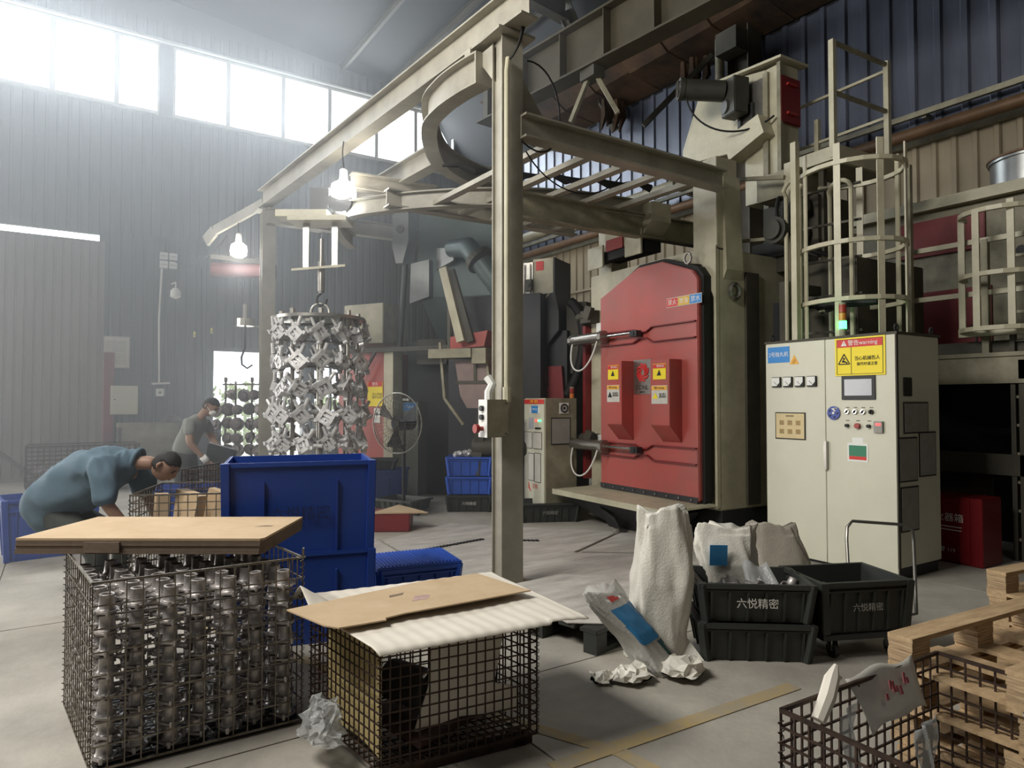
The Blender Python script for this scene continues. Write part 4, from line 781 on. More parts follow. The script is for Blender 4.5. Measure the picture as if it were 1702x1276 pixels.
for (x, y) in ((.1, .06), (.48, .06), (.1, .36), (.48, .36)):
    cs = build('caster', MB().cyl((x-.015, y, .045), (x+.015, y, .045), .045, 16), M['darkgrey'], tl, smooth=True); build('caster_fork', MB().bb(x-.025, x-.018, y-.02, y+.02, .04, .115).bb(x+.018, x+.025, y-.02, y+.02, .04, .115), M['steel'], cs)
build('handle', MB().path([(.50, .45, .12), (.60, .62, .56), (.62, .64, .64), (.66, .64, .68), (.95, .50, .67), (.99, .48, .64), (.99, .47, .56), (.86, .30, .14), (.56, .24, .13)], .011, 8), M['handlam'], tl, smooth=True)
crate('plastic_crate', 'bright blue crate heaped with small castings by the near gantry column', 'crate', (4.42, 8.25, .49), -35, .60, .42, .26, M['blueb'], 'stack of crates beside the column', 5, txt=None)
crate('plastic_crate', 'bright blue crate under the casting-filled crate by the near gantry column', 'crate', (4.42, 8.25, .24), -35, .60, .42, .24, M['blueb'], 'stack of crates beside the column', 5)
crate('plastic_crate', 'black crate at the foot of the bright blue crates', 'crate', (4.42, 8.25, 0), -35, .60, .42, .23, M['blackp'], 'stack of crates beside the column', 6, txt='六悦精密', tz=.5, tsize=.05)
for k in range(26):
    x, y = random.uniform(.08, .52), random.uniform(.08, .34); c_, s_ = math.cos(R(-35)), math.sin(R(-35))
    px, py = 4.42+x*c_-y*s_, 8.25+x*s_+y*c_; z = .735+.05*(1-((x-.3)/.3)**2)*random.uniform(.3, 1)+.02
    tag(build('small_casting', MB().lathe([(.02, -.035), (.035, -.02), (.022, .01), (.026, .035)], 8, m=Euler((random.random()*3, random.random()*3, 0)).to_matrix()), M['alu'], loc=(px, py, z)), 'small silver casting heaped in the bright blue crate', 'casting', 'castings in the bright blue crate')
crate('plastic_crate', 'low black lettered crate at the foot of the narrow cream cabinet', 'crate', (4.78, 6.98, 0), -26, .72, .46, .24, M['blackp'], None, 8, txt='六悦精密', tz=.5, tsize=.05, tm=M['paperd'])
crate('plastic_crate', 'flat grey crate tilted on the floor right of the big tubs', 'crate', (3.62, 8.85, .03), -62, .62, .46, .15, mat('grey_crate_plastic', (92, 96, 88), .5, 0, .2, 4), None, 6)
crate('plastic_tub', 'dark blue tub behind the tilted grey crate', 'tub', (3.62, 9.35, 0), -30, .62, .5, .52, M['bluet'], None, 4)
crate('plastic_crate', 'brown-grey open crate resting on the dark blue tub under the fan', 'crate', (3.60, 9.38, .53), -30, .5, .4, .14, M['blackp'], None, 6)
crate('plastic_tub', 'blue tub partly hidden behind the bending worker', 'tub', (-.42, 7.9, 0), 8, .75, .55, .58, M['bluet'], None, 4)
crate('plastic_tub', 'blue tub just behind the bending worker and his wire basket', 'tub', (.80, 7.7, 0), -10, .75, .5, .62, M['bluet'], None, 4)
tag(build('flattened_carton', MB().prism([(3.0, 7.45, .21), (3.6, 7.2, .2), (3.5, 7.8, .22)], (0, 0, .015)), M['card']), 'loose cardboard flap on the low maroon box beside the tilted crate', 'cardboard')
tag(build('low_box', MB().bb(-.3, .3, -.25, .25, 0, .2), M['redd'], bevel=.01, loc=(3.25, 7.6, 0), rot=(0, 0, R(-30))), 'low maroon metal box on the floor right of the big blue tubs', 'box')
fe = thing('extinguisher_box', 'red fire equipment box with white lettering in the dark behind the cabinet', 'box', (6.95, 3.1, 0), -93)
build('body', MB().bb(-.3, .32, 0, .35, 0, .62), mat('bright_red_paint', (118, 16, 24), .4, 0, .1), fe, bevel=.006); build('door', MB().bb(-.28, .22, -.012, 0, .02, .6), mat('bright_red_paint', (118, 16, 24)), fe)
text('lettering', '灭火器箱', .085, M['white'], fe, (-.0, -.014, .42)); text('lettering', '火警 119', .05, M['white'], fe, (0, -.014, .12)); panel(fe, 'label_line', .0, .34, .3, .008, M['white'], y=-.012, t=.001); panel(fe, 'label_line', .0, .31, .3, .008, M['white'], y=-.012, t=.001)
# ------------------------------------------------------------------ steel plates on the floor
pls = [((2.9, 6.9), (4.25, 5.3), (5.35, 5.85), (4.0, 7.4)), ((2.75, 5.2), (4.1, 3.9), (5.35, 4.45), (4.3, 5.25), (2.9, 6.85)), ((3.35, 3.8), (4.6, 2.95), (5.6, 3.6), (5.5, 4.45), (4.15, 3.85)),
       ((2.05, 5.5), (2.72, 5.25), (2.86, 6.85), (2.9, 8.1), (2.1, 7.0)), ((2.95, 3.95), (3.3, 3.85), (4.05, 3.9), (2.75, 5.1)), ((4.35, 5.3), (5.3, 4.55), (5.5, 5.5), (5.35, 5.8))]
for k, p in enumerate(pls):
    lab = ['between the stacked blue crates and the red door machine', 'in the middle, in front of the red door machine', 'nearest the big pale control cabinet', 'beside the lidded blue crate', 'under the near gantry column side, next to the black pallet', 'just below the red door lip'][k]
    tag(build('steel_floor_plate', MB().prism([(x, y, .002) for x, y in p], (0, 0, .014)), M['plate'], bevel=.003), 'worn dusty steel plate lying '+lab, 'floor plate')
for k, (x, y, L, rz) in enumerate([(3.42, 3.72, .75, 22), (3.1, 6.2, .8, 10), (3.9, 6.2, .5, -35)]):
    mb = MB(); a_ = R(rz)
    for j in range(int(L/.045)):
        mb.box((x+math.cos(a_)*j*.045, y+math.sin(a_)*j*.045, .022), (.03, .05, .012), (0, 0, a_+.4))
    tag(build('grating_strip', mb, M['black'], kind='stuff'), ['dark grating strip at the plate edge beside the blue bag', 'dark grating strip behind the near gantry column', 'dark grating strip by the low lettered crate'][k], 'grating')
# black plastic pallet
bp = thing('plastic_pallet', 'black plastic pallet under the leaning blue printed bag', 'pallet', (2.66, 3.10, 0), 12)
for i in range(6): build('deck_board', MB().bb(.0, .75, i*.17, i*.17+.13, .12, .145), M['blackp'], bp, bevel=.003)
for y in (0, .43, .88): build('skid', MB().bb(0, .75, y, y+.1, 0, .03), M['blackp'], bp)
for x in (0, .32, .65):
    for y in (0, .43, .88): build('block', MB().bb(x, x+.1, y, y+.1, .03, .12), M['blackp'], bp)

# ------------------------------------------------------------------ wire baskets
def basket(name, label, loc, rz, w_, d_, z0, z1, m, cx=.05, cz=.05, r=.0028, legs=True, group=None, spring=True, back=True, skew=0):
    t = thing(name, label, 'wire basket', loc, rz, group); K = math.tan(R(skew))
    def side(nm, o, u, L, skip=0):
        o = Vector(o); u = Vector(u); mb = MB(); n = round(L/cx)
        for i in range(n+1): p = o+u*(L*i/n); mb.bar(p+Vector((0,0,z0)), p+Vector((0,0,z1)), r*2)
        k = round((z1-z0)/cz)
        for j in range(k+1):
            z = z0+(z1-z0)*j/k; mb.bar(o+Vector((0,0,z)), o+u*L+Vector((0,0,z)), r*2.2 if j < k else r*4)
        build(nm, mb, m, t)['kind'] = 'stuff'
    side('front_mesh', (0,0,0), (1,0,0), w_); side('left_mesh', (0,0,0), (0,1,0), d_); side('right_mesh', (w_,0,0), (0,1,0), d_)
    if back: side('back_mesh', (0,d_,0), (1,0,0), w_)
    mb = MB(); n = round(w_/cx)
    for i in range(n+1): mb.bar((w_*i/n, 0, z0), (w_*i/n, d_, z0), r*2)
    for i in range(round(d_/cx)+1): mb.bar((0, d_*i/round(d_/cx), z0+r*2), (w_, d_*i/round(d_/cx), z0+r*2), r*2)
    build('bottom_mesh', mb, m, t)['kind'] = 'stuff'
    if spring:
        for (x, y) in ((0, 0), (w_, 0), (0, d_)):
            k = int((z1-z0)/.03)
            build('corner_coil', MB().path([(x+.011*math.cos(j*math.pi/2), y+.011*math.sin(j*math.pi/2), z0+j*.03/4) for j in range(k*4)], r*.8, 4), m, t)
    if legs:
        for (x, y) in ((.03, .03), (w_-.09, .03), (.03, d_-.09), (w_-.09, d_-.09)): build('leg', MB().bb(x, x+.06, y, y+.06, 0, z0), m, t)
        build('skid', MB().bb(.0, w_, .03, .08, z0-.05, z0-.01), m, t); build('skid', MB().bb(.0, w_, d_-.08, d_-.03, z0-.05, z0-.01), m, t)
    if skew:
        for ch in t.children:
            for v in ch.data.vertices: v.co.x -= K*v.co.y
    return t
B1 = ((.12, 3.23), -.5, .84, .79)
bt = basket('wire_basket', 'galvanised wire basket packed with silver castings under the cardboard pile', (B1[0][0], B1[0][1], 0), B1[1], B1[2], B1[3], .02, .77, M['wire'], .06, .094, .0023, legs=False, skew=6.5)
build('hinge_clip', MB().path([(.83+.02*math.cos(k), -.01+.02*math.sin(k), .775) for k in range(6)], .004, 5, closed=True).path([(.84, .0, .77), (.84, .0, .81), (.85, .02, .81), (.85, .02, .77)], .004, 5), M['wire'], bt)
build('bottom_sheet', MB().bb(.01, .83, .01, .78, .01, .018), M['darkgrey'], bt)
def b1(x, y, z=0): 
    x -= y*math.tan(R(6.5)); a_ = R(B1[1]); return (B1[0][0]+x*math.cos(a_)-y*math.sin(a_), B1[0][1]+x*math.sin(a_)+y*math.cos(a_), z)
# the casting: tapered spigot on a three lobed flange with lugs
def casting_mesh():
    mb = MB(); n = 12; vs = []
    prof = [(.034, .0), (.036, .006), (.030, .012), (.0275, .062), (.030, .066), (.026, .068), (.022, .066), (.020, .03), (.002, .03)]
    for r_, z in prof:
        for j in range(n):
            k = r_*(1+(.06 if (j % 3 == 0 and .01 < z < .06) else 0)); vs.append((k*math.cos(2*math.pi*j/n), k*math.sin(2*math.pi*j/n), z))
    fs = [(i*n+j, i*n+(j+1) % n, (i+1)*n+(j+1) % n, (i+1)*n+j) for i in range(len(prof)-1) for j in range(n)]
    mb.add(vs, fs)
    out = []
    for j in range(18):
        a_ = 2*math.pi*j/18; r_ = .044+.018*max(0, math.cos(3*a_))**2; out.append((r_*math.cos(a_), r_*math.sin(a_), -.006))
    mb.prism(out, (0, 0, .009))
    for k in range(3):
        a_ = k*2*math.pi/3; mb.cyl((.056*math.cos(a_), .056*math.sin(a_), -.012), (.056*math.cos(a_), .056*math.sin(a_), .012), .008, 6)
    mb.bar((-.03, .045, 0), (.05, .04, .004), .006)
    return mb.mesh('casting')
cm = casting_mesh(); cm.materials.append(M['alug'])
for p in cm.polygons: p.use_smooth = True
try: cm.set_sharp_from_angle(angle=R(38))
except Exception: pass
nc = 0; LAY = 8; PZ = .085
for L in range(LAY):
    for i in range(7):
        for j in range(6):
            top = L == LAY-1
            if not (top or j < 2 or i == 0): continue
            x = .060+i*.120; y = .062+j*.128+(.03 if i % 2 else 0)
            if y > .76: continue
            o = bpy.data.objects.new('casting', cm); C.objects.link(o)
            o.location = Vector(b1(x+random.uniform(-.006, .006), y+random.uniform(-.006, .006), .047+L*PZ)); o.rotation_euler = (random.uniform(-.06, .06), random.uniform(-.06, .06), random.choice([0, 2.09, 4.19])+random.uniform(-.3, .3)+R(30))
            tag(o, 'silver spigot casting packed in the galvanised wire basket', 'casting', 'spigot castings packed in the wire basket'); nc += 1
# shiny separator wires/scrap on the top layer are the flanges of the castings; steel trays between layers
for L in range(LAY):
    mb = MB()
    for i in range(6):
        y = .03+i*.13; mb.bar((.02, y, .033+L*PZ), (.82, y+random.uniform(-.03, .03), .033+L*PZ+random.uniform(-.004, .004)), .006)
    for i in range(3): mb.bar((.14+i*.26, .02, .037+L*PZ), (.14+i*.26, .77, .037+L*PZ), .006)
    o = build('layer_grid', mb, M['alud'], bt)
    for v in o.data.vertices: v.co.x -= math.tan(R(6.5))*v.co.y
# cardboard pile on basket 1
cx_, cy_ = .41, 4.12
for k in range(6):
    dx, dy = random.uniform(-.003, .003)+k*.001, random.uniform(-.002, .002)
    t = thing('flattened_carton', ['lowest', 'second lowest', 'third lowest', 'third highest', 'second highest', 'topmost'][k]+' flattened brown carton in the pile on the wire basket', 'cardboard', (-.17+dx, 4.00+dy, .782+k*.0125), -34.0, 'flattened cartons on the wire basket')
    w_, d_ = 1.16, .61
    p = [(0, 0, 0), (w_, 0, 0), (w_+.015, .02, 0), (w_+.01, d_, 0), (.72*w_, d_, 0), (.71*w_, d_-.006, 0), (.3, d_-.006, 0), (.02, d_-.004, 0)]
    build('sheet', MB().prism(p, (0, 0, .0112)), M['card'] if k == 5 else M['carde'], t)
    if k == 5:
        t['label'] = 'topmost flattened brown carton on the wire basket, with a small torn slit'
        build('torn_slit', MB().prism([(1.02, .3, .0114), (1.10, .31, .0114), (1.11, .33, .0114), (1.06, .34, .0114)], (0, 0, .0004)), M['carde'], t)
        build('tape_mark', MB().prism([(.12, .42, .0114), (.2, .44, .0114), (.18, .46, .0114)], (0, 0, .0003)), mat('scuffed_card', (214, 184, 146), .8, 0, 0), t)
    if k == 3: build('edge_flap', MB().bb(.33, .5, -.012, 0, -.03, .02), M['carde'], t)
# basket 2 with foam sheet
b2 = basket('wire_basket', 'rusty wire basket covered by the white foam sheet', (1.06, 2.53, 0), -7, .70, .64, .055, .54, M['rust'], .042, .045, .0024, skew=13)
def b2w(x, y, z): x -= y*math.tan(R(13)); a_ = R(-7); return Vector((1.06+x*math.cos(a_)-y*math.sin(a_), 2.53+x*math.sin(a_)+y*math.cos(a_), z))
t = thing('curved_board', 'curved tan board standing inside the foam-covered basket', 'board', b2w(.01, .0, 0), 6)
build('board_skin', MB().add([v for i in range(9) for v in ((.03+.02*math.sin(i*.4), .06+i*.06, .07), (.03+.05*math.sin(i*.4), .06+i*.06, .52))], [(2*i, 2*i+2, 2*i+3, 2*i+1) for i in range(8)]), mat('tan_board', (206, 186, 132), .6, 0, .15, 6), t).modifiers.new('s', 'SOLIDIFY').thickness = .006
t = thing('foam_board', 'white foam panel standing inside the foam-covered basket', 'foam panel', b2w(.30, .10, 0), -14.9)
build('panel_sheet', MB().prism([(-.10, 0, .12), (.10, .0, .16), (.36, .02, .14), (.36, .02, .24), (.25, 0, .28), (.30, .0, .53), (-.02, .0, .53), (-.04, 0, .3)], (0, .012, 0)), M['foam'], t)
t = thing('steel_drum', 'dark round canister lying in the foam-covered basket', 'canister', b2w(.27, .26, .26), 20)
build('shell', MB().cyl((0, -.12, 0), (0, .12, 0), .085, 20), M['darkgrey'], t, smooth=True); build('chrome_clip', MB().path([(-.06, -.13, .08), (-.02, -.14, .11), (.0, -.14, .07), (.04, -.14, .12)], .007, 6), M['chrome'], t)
tag(build('dark_strip', MB().box((0, 0, .0), (.16, .02, .36)), M['black'], loc=b2w(.58, .22, .335), rot=(R(6), 0, R(-14.9))), 'black flat strip standing upright at the right end of the foam-covered basket', 'board')  # thin plain dark strip set upright inside the basket
tag(build('cardboard_scrap', MB().box((0, 0, 0), (.5, .35, .03), (.1, 0, .3)), mat('dark_scrap', (70, 46, 40), .8, 0, .3, 8), loc=b2w(.4, .3, .12)), 'crumpled brown scrap sheet on the floor of the rusty basket', 'scrap')
def sheetmesh(c4, nx, ny, zf, th, m, name):
    A, B, Cc, D_ = [Vector(p) for p in c4]; vs = []
    for j in range(ny+1):
        for i in range(nx+1):
            u, v = i/nx, j/ny; p = A*(1-u)*(1-v)+B*u*(1-v)+Cc*u*v+D_*(1-u)*v; p.z += zf(u, v); vs.append(p)
    fs = [(j*(nx+1)+i, j*(nx+1)+i+1, (j+1)*(nx+1)+i+1, (j+1)*(nx+1)+i) for j in range(ny) for i in range(nx)]
    o = build(name, MB().add(vs, fs), m, smooth=2); o.modifiers.new('s', 'SOLIDIFY').thickness = th; return o
fo = sheetmesh([(1.02, 2.44, .556), (1.98, 2.36, .556), (2.00, 3.22, .556), (.92, 3.38, .556)], 130, 30,
    lambda u, v: .0011*math.sin(u*95)+.006*math.sin(u*6+1)*math.sin(v*3)-.025*max(0, u-.85)*4*(1-v)-.03*max(0, .05-v)*10*(1 if u < .8 else .3)+.09*max(0, 1-((u-.0)**2+(v-.80)**2)**.5/.13)+.012*max(0, v-.85)*6*max(0, u-.5), .004, M['foam'], 'foam_sheet')
tag(fo, 'white rippled foam sheet draped over the rusty wire basket', 'foam sheet')
cb2 = thing('flattened_carton', 'single brown carton sheet with a cut-out lying on the foam sheet', 'cardboard', (.93, 2.69, .585), 0)
build('sheet', MB().prism([(-.09, .36, 0), (-.02, .06, 0), (.02, 0, 0), (.22, -.01, 0), (.225, .015, 0), (.32, .03, 0), (.98, .02, .0), (.97, .07, 0), (.93, .44, 0), (.6, .46, 0)], (0, 0, .006)), M['card'], cb2)
build('cut_out', MB().prism([(.42, .17, .0062), (.50, .165, .0062), (.54, .22, .0062), (.47, .24, .0062)], (0, 0, .0006)), mat('pinkish_paper', (188, 158, 150), .8, 0, .3, 30), cb2)
build('torn_slit', MB().prism([(.36, .28, .0062), (.43, .29, .0062), (.45, .32, .0062), (.37, .31, .0062)], (0, 0, .0006)), M['carde'], cb2)
# plastic bag between baskets
def blob(name, pts, seed, amp, m, sub=4, scale=(1,1,1), loc=(0,0,0), flat0=True):
    bm = bmesh.new(); bmesh.ops.create_icosphere(bm, subdivisions=sub, radius=1)
    for v in bm.verts:
        p = v.co.copy(); q = Vector((p.x*scale[0], p.y*scale[1], p.z*scale[2])); f = pts(p, q) if pts else q
        nn = noise.noise_vector(p*2.3+Vector((seed, seed, 0)))*amp+noise.noise_vector(p*6+Vector((seed, 0, 3)))*amp*.4
        rr = abs(noise.noise(p*3.3+Vector((seed*2, 1, 0))))
        v.co = f+nn+p*(rr*amp*.9); 
        if flat0: v.co.z = max(v.co.z, .004)
    me = bpy.data.meshes.new(name); bm.to_mesh(me); bm.free()
    o = link(name, me, m, None, loc); return o
tag(blob('plastic_bag', None, 3.1, .05, M['clear'], 4, (.06, .10, .12), b2w(-.09, .30, .11)), 'crumpled clear plastic bag between the two left wire baskets', 'plastic bag')
# basket 3
b3 = basket('wire_basket', 'dark open wire basket holding film and paper beside the wooden pallets', (1.84, .58, 0), -2, .92, .73, .05, .55, M['rust'], .05, .05, .003, legs=False)
for k in (0, 1): pass
pp = sheetmesh([(2.26, 1.24, .42), (2.58, 1.22, .44), (2.60, 1.28, .575), (2.22, 1.31, .575)], 14, 8, lambda u, v: .012*math.sin(u*9+v*4)-.05*(1-v)*abs(u-.5), .001, M['paper'], 'paper_sheet')
mb = MB()
for k in range(7): mb.box((2.36+.022*k+.01*(k > 3), 1.243+.0008*k, .515+.012*((k*3) % 4-1.5)), (.016, .002, .02+.008*(k % 3)), (R(-18), .3*(k % 2), 0))
build('red_print', mb, mat('faded_red_print', (170, 90, 96), .8, 0, 0), pp, kind='stuff')
tag(pp, 'crumpled printed paper hooked over the rim of the dark wire basket', 'paper')
t = thing('white_foam_scrap', 'white foam scrap with a hooked tip poking over the dark basket rim', 'foam scrap', (2.02, 1.27, .5))
build('scrap_body', MB().path([(-.02, 0, .0), (.03, .0, .06), (.09, .02, .10), (.13, .03, .13)], [.022, .026, .024, .008], 8).path([(.09, .02, .10), (.14, .02, .09)], [.014, .006], 6), M['foam'], t, smooth=True)
for k, (x, y, w2) in enumerate([(2.06, 1.18, .13), (2.16, 1.0, .16), (2.52, .85, .18)]):
    o = sheetmesh([(x, y, .08), (x+w2, y+.05, .08), (x+w2*1.1, y+.09, .50), (x+.02, y+.06, .5)], 10, 12, lambda u, v: .01*math.sin(u*8), .0008, M['clear'], 'plastic_film')
    for v in o.data.vertices: v.co.y += .015*math.sin(v.co.x*60+v.co.z*20)
    tag(o, ['cloudy plastic film strip under the hooked foam scrap in the dark basket', 'cloudy plastic film sheet behind the hanging paper in the dark basket', 'cloudy plastic film sheet at the pallet end of the dark basket'][k], 'plastic film')
# wooden pallets
def pallet(x, y, z, rz, label, group):
    t = thing('wooden_pallet', label, 'pallet', (x, y, z), rz, group)
    L, W = 1.05, .95
    for i in range(5): build('deck_board', MB().bb(i*.235, i*.235+.11, -W, 0, .018, .034), M['wood'], t)
    for yy in (-.1, -.52, -W):
        build('runner', MB().bb(0, L, yy, yy+.1, .0, .018), M['wood'], t)
        build('top_runner', MB().bb(-.0, L, yy, yy+.1, .126, .145), M['wood'], t)
        for xx in (0, .46, L-.12):
            bl = MB()
            for q in range(8): bl.bb(xx+random.uniform(-.002, .002), xx+.12+random.uniform(-.003, .003), yy+.002, yy+.098+random.uniform(-.003, .003), .034+q*.0115, .034+q*.0115+.0108)
            build('block', bl, M['ply'], t)['kind'] = 'stuff'
    return t
nm = ['bottom wooden pallet', 'second wooden pallet from the bottom', 'third wooden pallet from the bottom', 'top wooden pallet']
for k in range(4): pallet(2.76+[.02, .05, .0, 0][k], 1.45+[-.02, .02, -.03, 0][k], k*.1465, -5+[1, -2, 2, 0][k], nm[k]+' in the near stack beside the dark basket', 'near stack of wooden pallets')
for k in range(4): pallet(4.25, 1.66+k*.01, k*.1465, -8, nm[k]+' in the far stack at the right edge', 'far stack of wooden pallets')
# basket of the worker and others
b4 = basket('wire_basket', 'pale wire basket the bending worker is reaching into', (.42, 5.50, 0), -22, .95, .75, .1, .84, M['wire'], .065, .055, .003)
for k in range(7):
    a_ = R(-22); x, y = .12+.11*k, .3+.2*(k % 2); 
    t = tag(build('carton_piece', MB().box((0, 0, 0), (.09, .14, .3), (.1*k, .05, .3*k)), M['card'], loc=(.42+x*math.cos(a_)-y*math.sin(a_), 5.50+x*math.sin(a_)+y*math.cos(a_), .66)), 'brown carton piece inside the basket of the bending worker', 'carton', 'carton pieces in the worker basket')
b5 = basket('wire_basket', 'brown wire basket with a tall end, behind the bending worker hands', (.88, 6.45, 0), -38, .8, .62, .1, .92, M['rust'], .05, .05, .003)
b6 = basket('wire_basket', 'low hazy wire stillage by the sliding gate behind the blue tub', (-.45, 13.3, 0), 0, 1.6, .8, .15, .78, M['rust'], .08, .07, .006)
for k in range(5): tag(blob('casting_heap', None, k*2., .05, M['alud'], 2, (.14, .2, .12), (-.2+k*.28, 13.7, .32)), 'rough casting lump in the hazy stillage by the gate', 'casting', 'lumps in the hazy stillage')
tag(build('floor_mat', MB().prism([(2.60, 3.30, .150), (2.86, 3.10, .150), (3.50, 3.42, .150), (3.62, 3.85, .150), (3.3, 4.25, .150), (2.62, 4.2, .150)], (0, 0, .006)), M['plate']), 'grey dusty mat spread over the black plastic pallet', 'mat')

# ------------------------------------------------------------------ white bags
def foldbag(name, W, D, H, seed, m, loc, rz, label, topw=.8, topflat=.35, nfold=5, amp=.10, tail=0):
    nu, nv = 72, 44; vs = []; fs = []
    for j in range(nv+1):
        z = j/nv; wz = (1-.10*z)*(1 if z < .55 else 1-(1-topw)*((z-.55)/.45)**1.3); dz = 1 if z < .5 else 1-(1-topflat)*((z-.5)/.5)
        if z < .08: wz *= .93+.07*z/.08
        for i in range(nu):
            a_ = 2*math.pi*i/nu; n1 = noise.noise(Vector((math.cos(a_)*1.6+seed, math.sin(a_)*1.6, z*1.8))); n2 = noise.noise(Vector((math.cos(a_)*4+seed, math.sin(a_)*4, z*3.2+seed)))
            cr3 = 1-abs(noise.noise(Vector((math.cos(a_)*2.6+z*1.5, math.sin(a_)*2.6+seed, z*2.2-seed))))*3
            r_ = 1+amp*n1*1.3+amp*.5*n2+amp*.5*max(0, cr3)
            if z > .9: r_ *= 1+.04*math.sin(a_*7+seed)
            x = math.copysign(abs(math.cos(a_))**.75, math.cos(a_))*W/2*wz*r_+.03*math.sin(z*3+seed)*W*3; y = math.copysign(abs(math.sin(a_))**.85, math.sin(a_))*D/2*dz*r_
            zz = z*H+(.02*math.sin(a_*3+seed)+.015*n2 if z > .9 else 0)
            vs.append((x, y, max(.003, zz)))
    for j in range(nv):
        for i in range(nu): fs.append((j*nu+i, j*nu+(i+1) % nu, (j+1)*nu+(i+1) % nu, (j+1)*nu+i))
    vs.append((0, 0, H*.93)); k = len(vs)-1; fs += [(nv*nu+i, nv*nu+(i+1) % nu, k) for i in range(nu)]
    o = build(name, MB().add(vs, fs), m, smooth=2, loc=loc, rot=(0, 0, R(rz)))
    return tag(o, label, 'bag')
o = foldbag('white_bag', .36, .24, .86, 5.3, M['bag'], (3.0, 2.93, 0), -35, 'tall upright white woven bag standing beside the black lettered crates', .82, .4, amp=.15)
t = build('bag_foot', MB().prism([(.06, -.08, .002), (.24, -.12, .002), (.12, -.02, .16), (.1, .02, .2)], (-.01, .02, .0)), M['bag'], o)
def sack(name, label, loc, dims, seed, rz, m=M['bag'], amp=.03, rx=0):
    w_, d_, h_ = dims
    def f(p, q):
        z = (p.z+1)/2; a_ = math.atan2(p.y, p.x); r_ = min(1, math.hypot(p.x, p.y)*1.6); cx = math.copysign(abs(math.cos(a_))**.6, math.cos(a_)); cyy = math.copysign(abs(math.sin(a_))**.6, math.sin(a_))
        return Vector((cx*r_*w_/2*(1-.15*z), cyy*r_*d_/2*(1-.5*z), z*h_))
    o = blob(name, f, seed, amp, m, 4, (1,1,1), loc, flat0=True); o.rotation_euler = (R(rx), 0, R(rz)); return tag(o, label, 'bag')
s1 = foldbag('white_bag', .40, .20, .47, 2.2, M['bag'], (3.62, 2.90, .235), -38, 'white crumpled bag with a blue print standing in the upper black crate', .95, .3, amp=.16)
build('blue_patch', MB().box((-.10, -.115, .30), (.11, .006, .13), (.1, 0, .05)), M['bagblue'], s1)
s2 = foldbag('grey_bag', .46, .20, .60, 7.1, mat('dull_bag', (168, 160, 146), .6, 0, .1, 6, .3, bscale=90), (4.38, 3.12, 0), -42, 'taller dull grey-white bag standing behind the printed bag, by the cabinet foot', .8, .3, amp=.08)
tag(sheetmesh([(3.45, 2.62, .30), (3.62, 2.5, .33), (3.66, 2.66, .50), (3.55, 2.76, .50)], 10, 8, lambda u, v: .02*math.sin(u*7), .0015, M['clear'], 'plastic_film'), 'rolled plastic film sticking out of the upper black crate', 'plastic film')
for k in range(8):
    a_ = R(-38); x, y = .1+.065*k, .12+.08*(k % 3)
    o = link('casting', cm, None, None, (3.12+x*math.cos(a_)-y*math.sin(a_), 2.70+x*math.sin(a_)+y*math.cos(a_), .375), (1.3+k*.2, .5*k, k)); tag(o, 'loose silver casting lying in the upper black crate', 'casting', 'loose castings in the upper black crate')
# leaning clear bag with blue print
def lean(p, q):
    z = (p.z+1)/2; a_ = math.atan2(p.y, p.x); r_ = min(1, math.hypot(p.x, p.y)*1.7); wd = .14-.05*math.sin(z*3.1)+.035*z
    return Vector((math.cos(a_)*r_*wd-.0, math.sin(a_)*r_*.05+z*.42, z*.44))
o = foldbag('printed_bag', .40, .18, .55, 9.4, mat('cloudy_plastic', (200, 198, 192), .25, 0, .2, 10, .3), (2.90, 2.78, 0), 20, 'clear plastic bag with blue print leaning left onto the black pallet', 1.0, .35, amp=.16)
for v in o.data.vertices:   # the bag leans away to its left and narrows at the waist
    z = v.co.z; k = 1-.30*math.sin(min(1, z/.5)*math.pi); v.co.x = v.co.x*k-.22*z/.5-.02; v.co.y += .50*z; v.co.z = z*.82

def patch(parent, z0, z1, x0, x1, m, name):
    # print that follows the bag: copy of the front faces pushed out
    me = parent.data; bm = bmesh.new(); bm.from_mesh(me)
    keep = [f for f in bm.faces if z0 < f.calc_center_median().z < z1 and x0 < f.calc_center_median().x+.53*f.calc_center_median().z < x1 and f.normal.z*.5-f.normal.y > .1]
    bmesh.ops.delete(bm, geom=[f for f in bm.faces if f not in set(keep)], context='FACES')
    for v in bm.verts: v.co += v.normal*.004
    nm_ = bpy.data.meshes.new(name); bm.to_mesh(nm_); bm.free(); return link(name, nm_, m, parent)
patch(o, .17, .36, -.15, .08, M['bagblue'], 'blue_print'); patch(o, .385, .41, -.08, .0, M['signred'], 'red_print'); patch(o, .04, .16, -.02, .04, mat('teal_print', (50, 96, 100), .5), 'teal_print')

for k, (x, y, s_) in enumerate([(2.58, 2.72, .1), (2.86, 2.62, .13), (2.45, 2.80, .06)]):
    tag(blob('crumpled_paper', None, 11+k*3, .04, M['bag'], 3, (s_, s_*.8, s_*.45), (x, y, s_*.25)), ['crumpled white scrap at the foot of the leaning printed bag', 'crumpled pale bag end on the floor before the tall white bag', 'small white scrap at the pallet corner'][k], 'scrap')

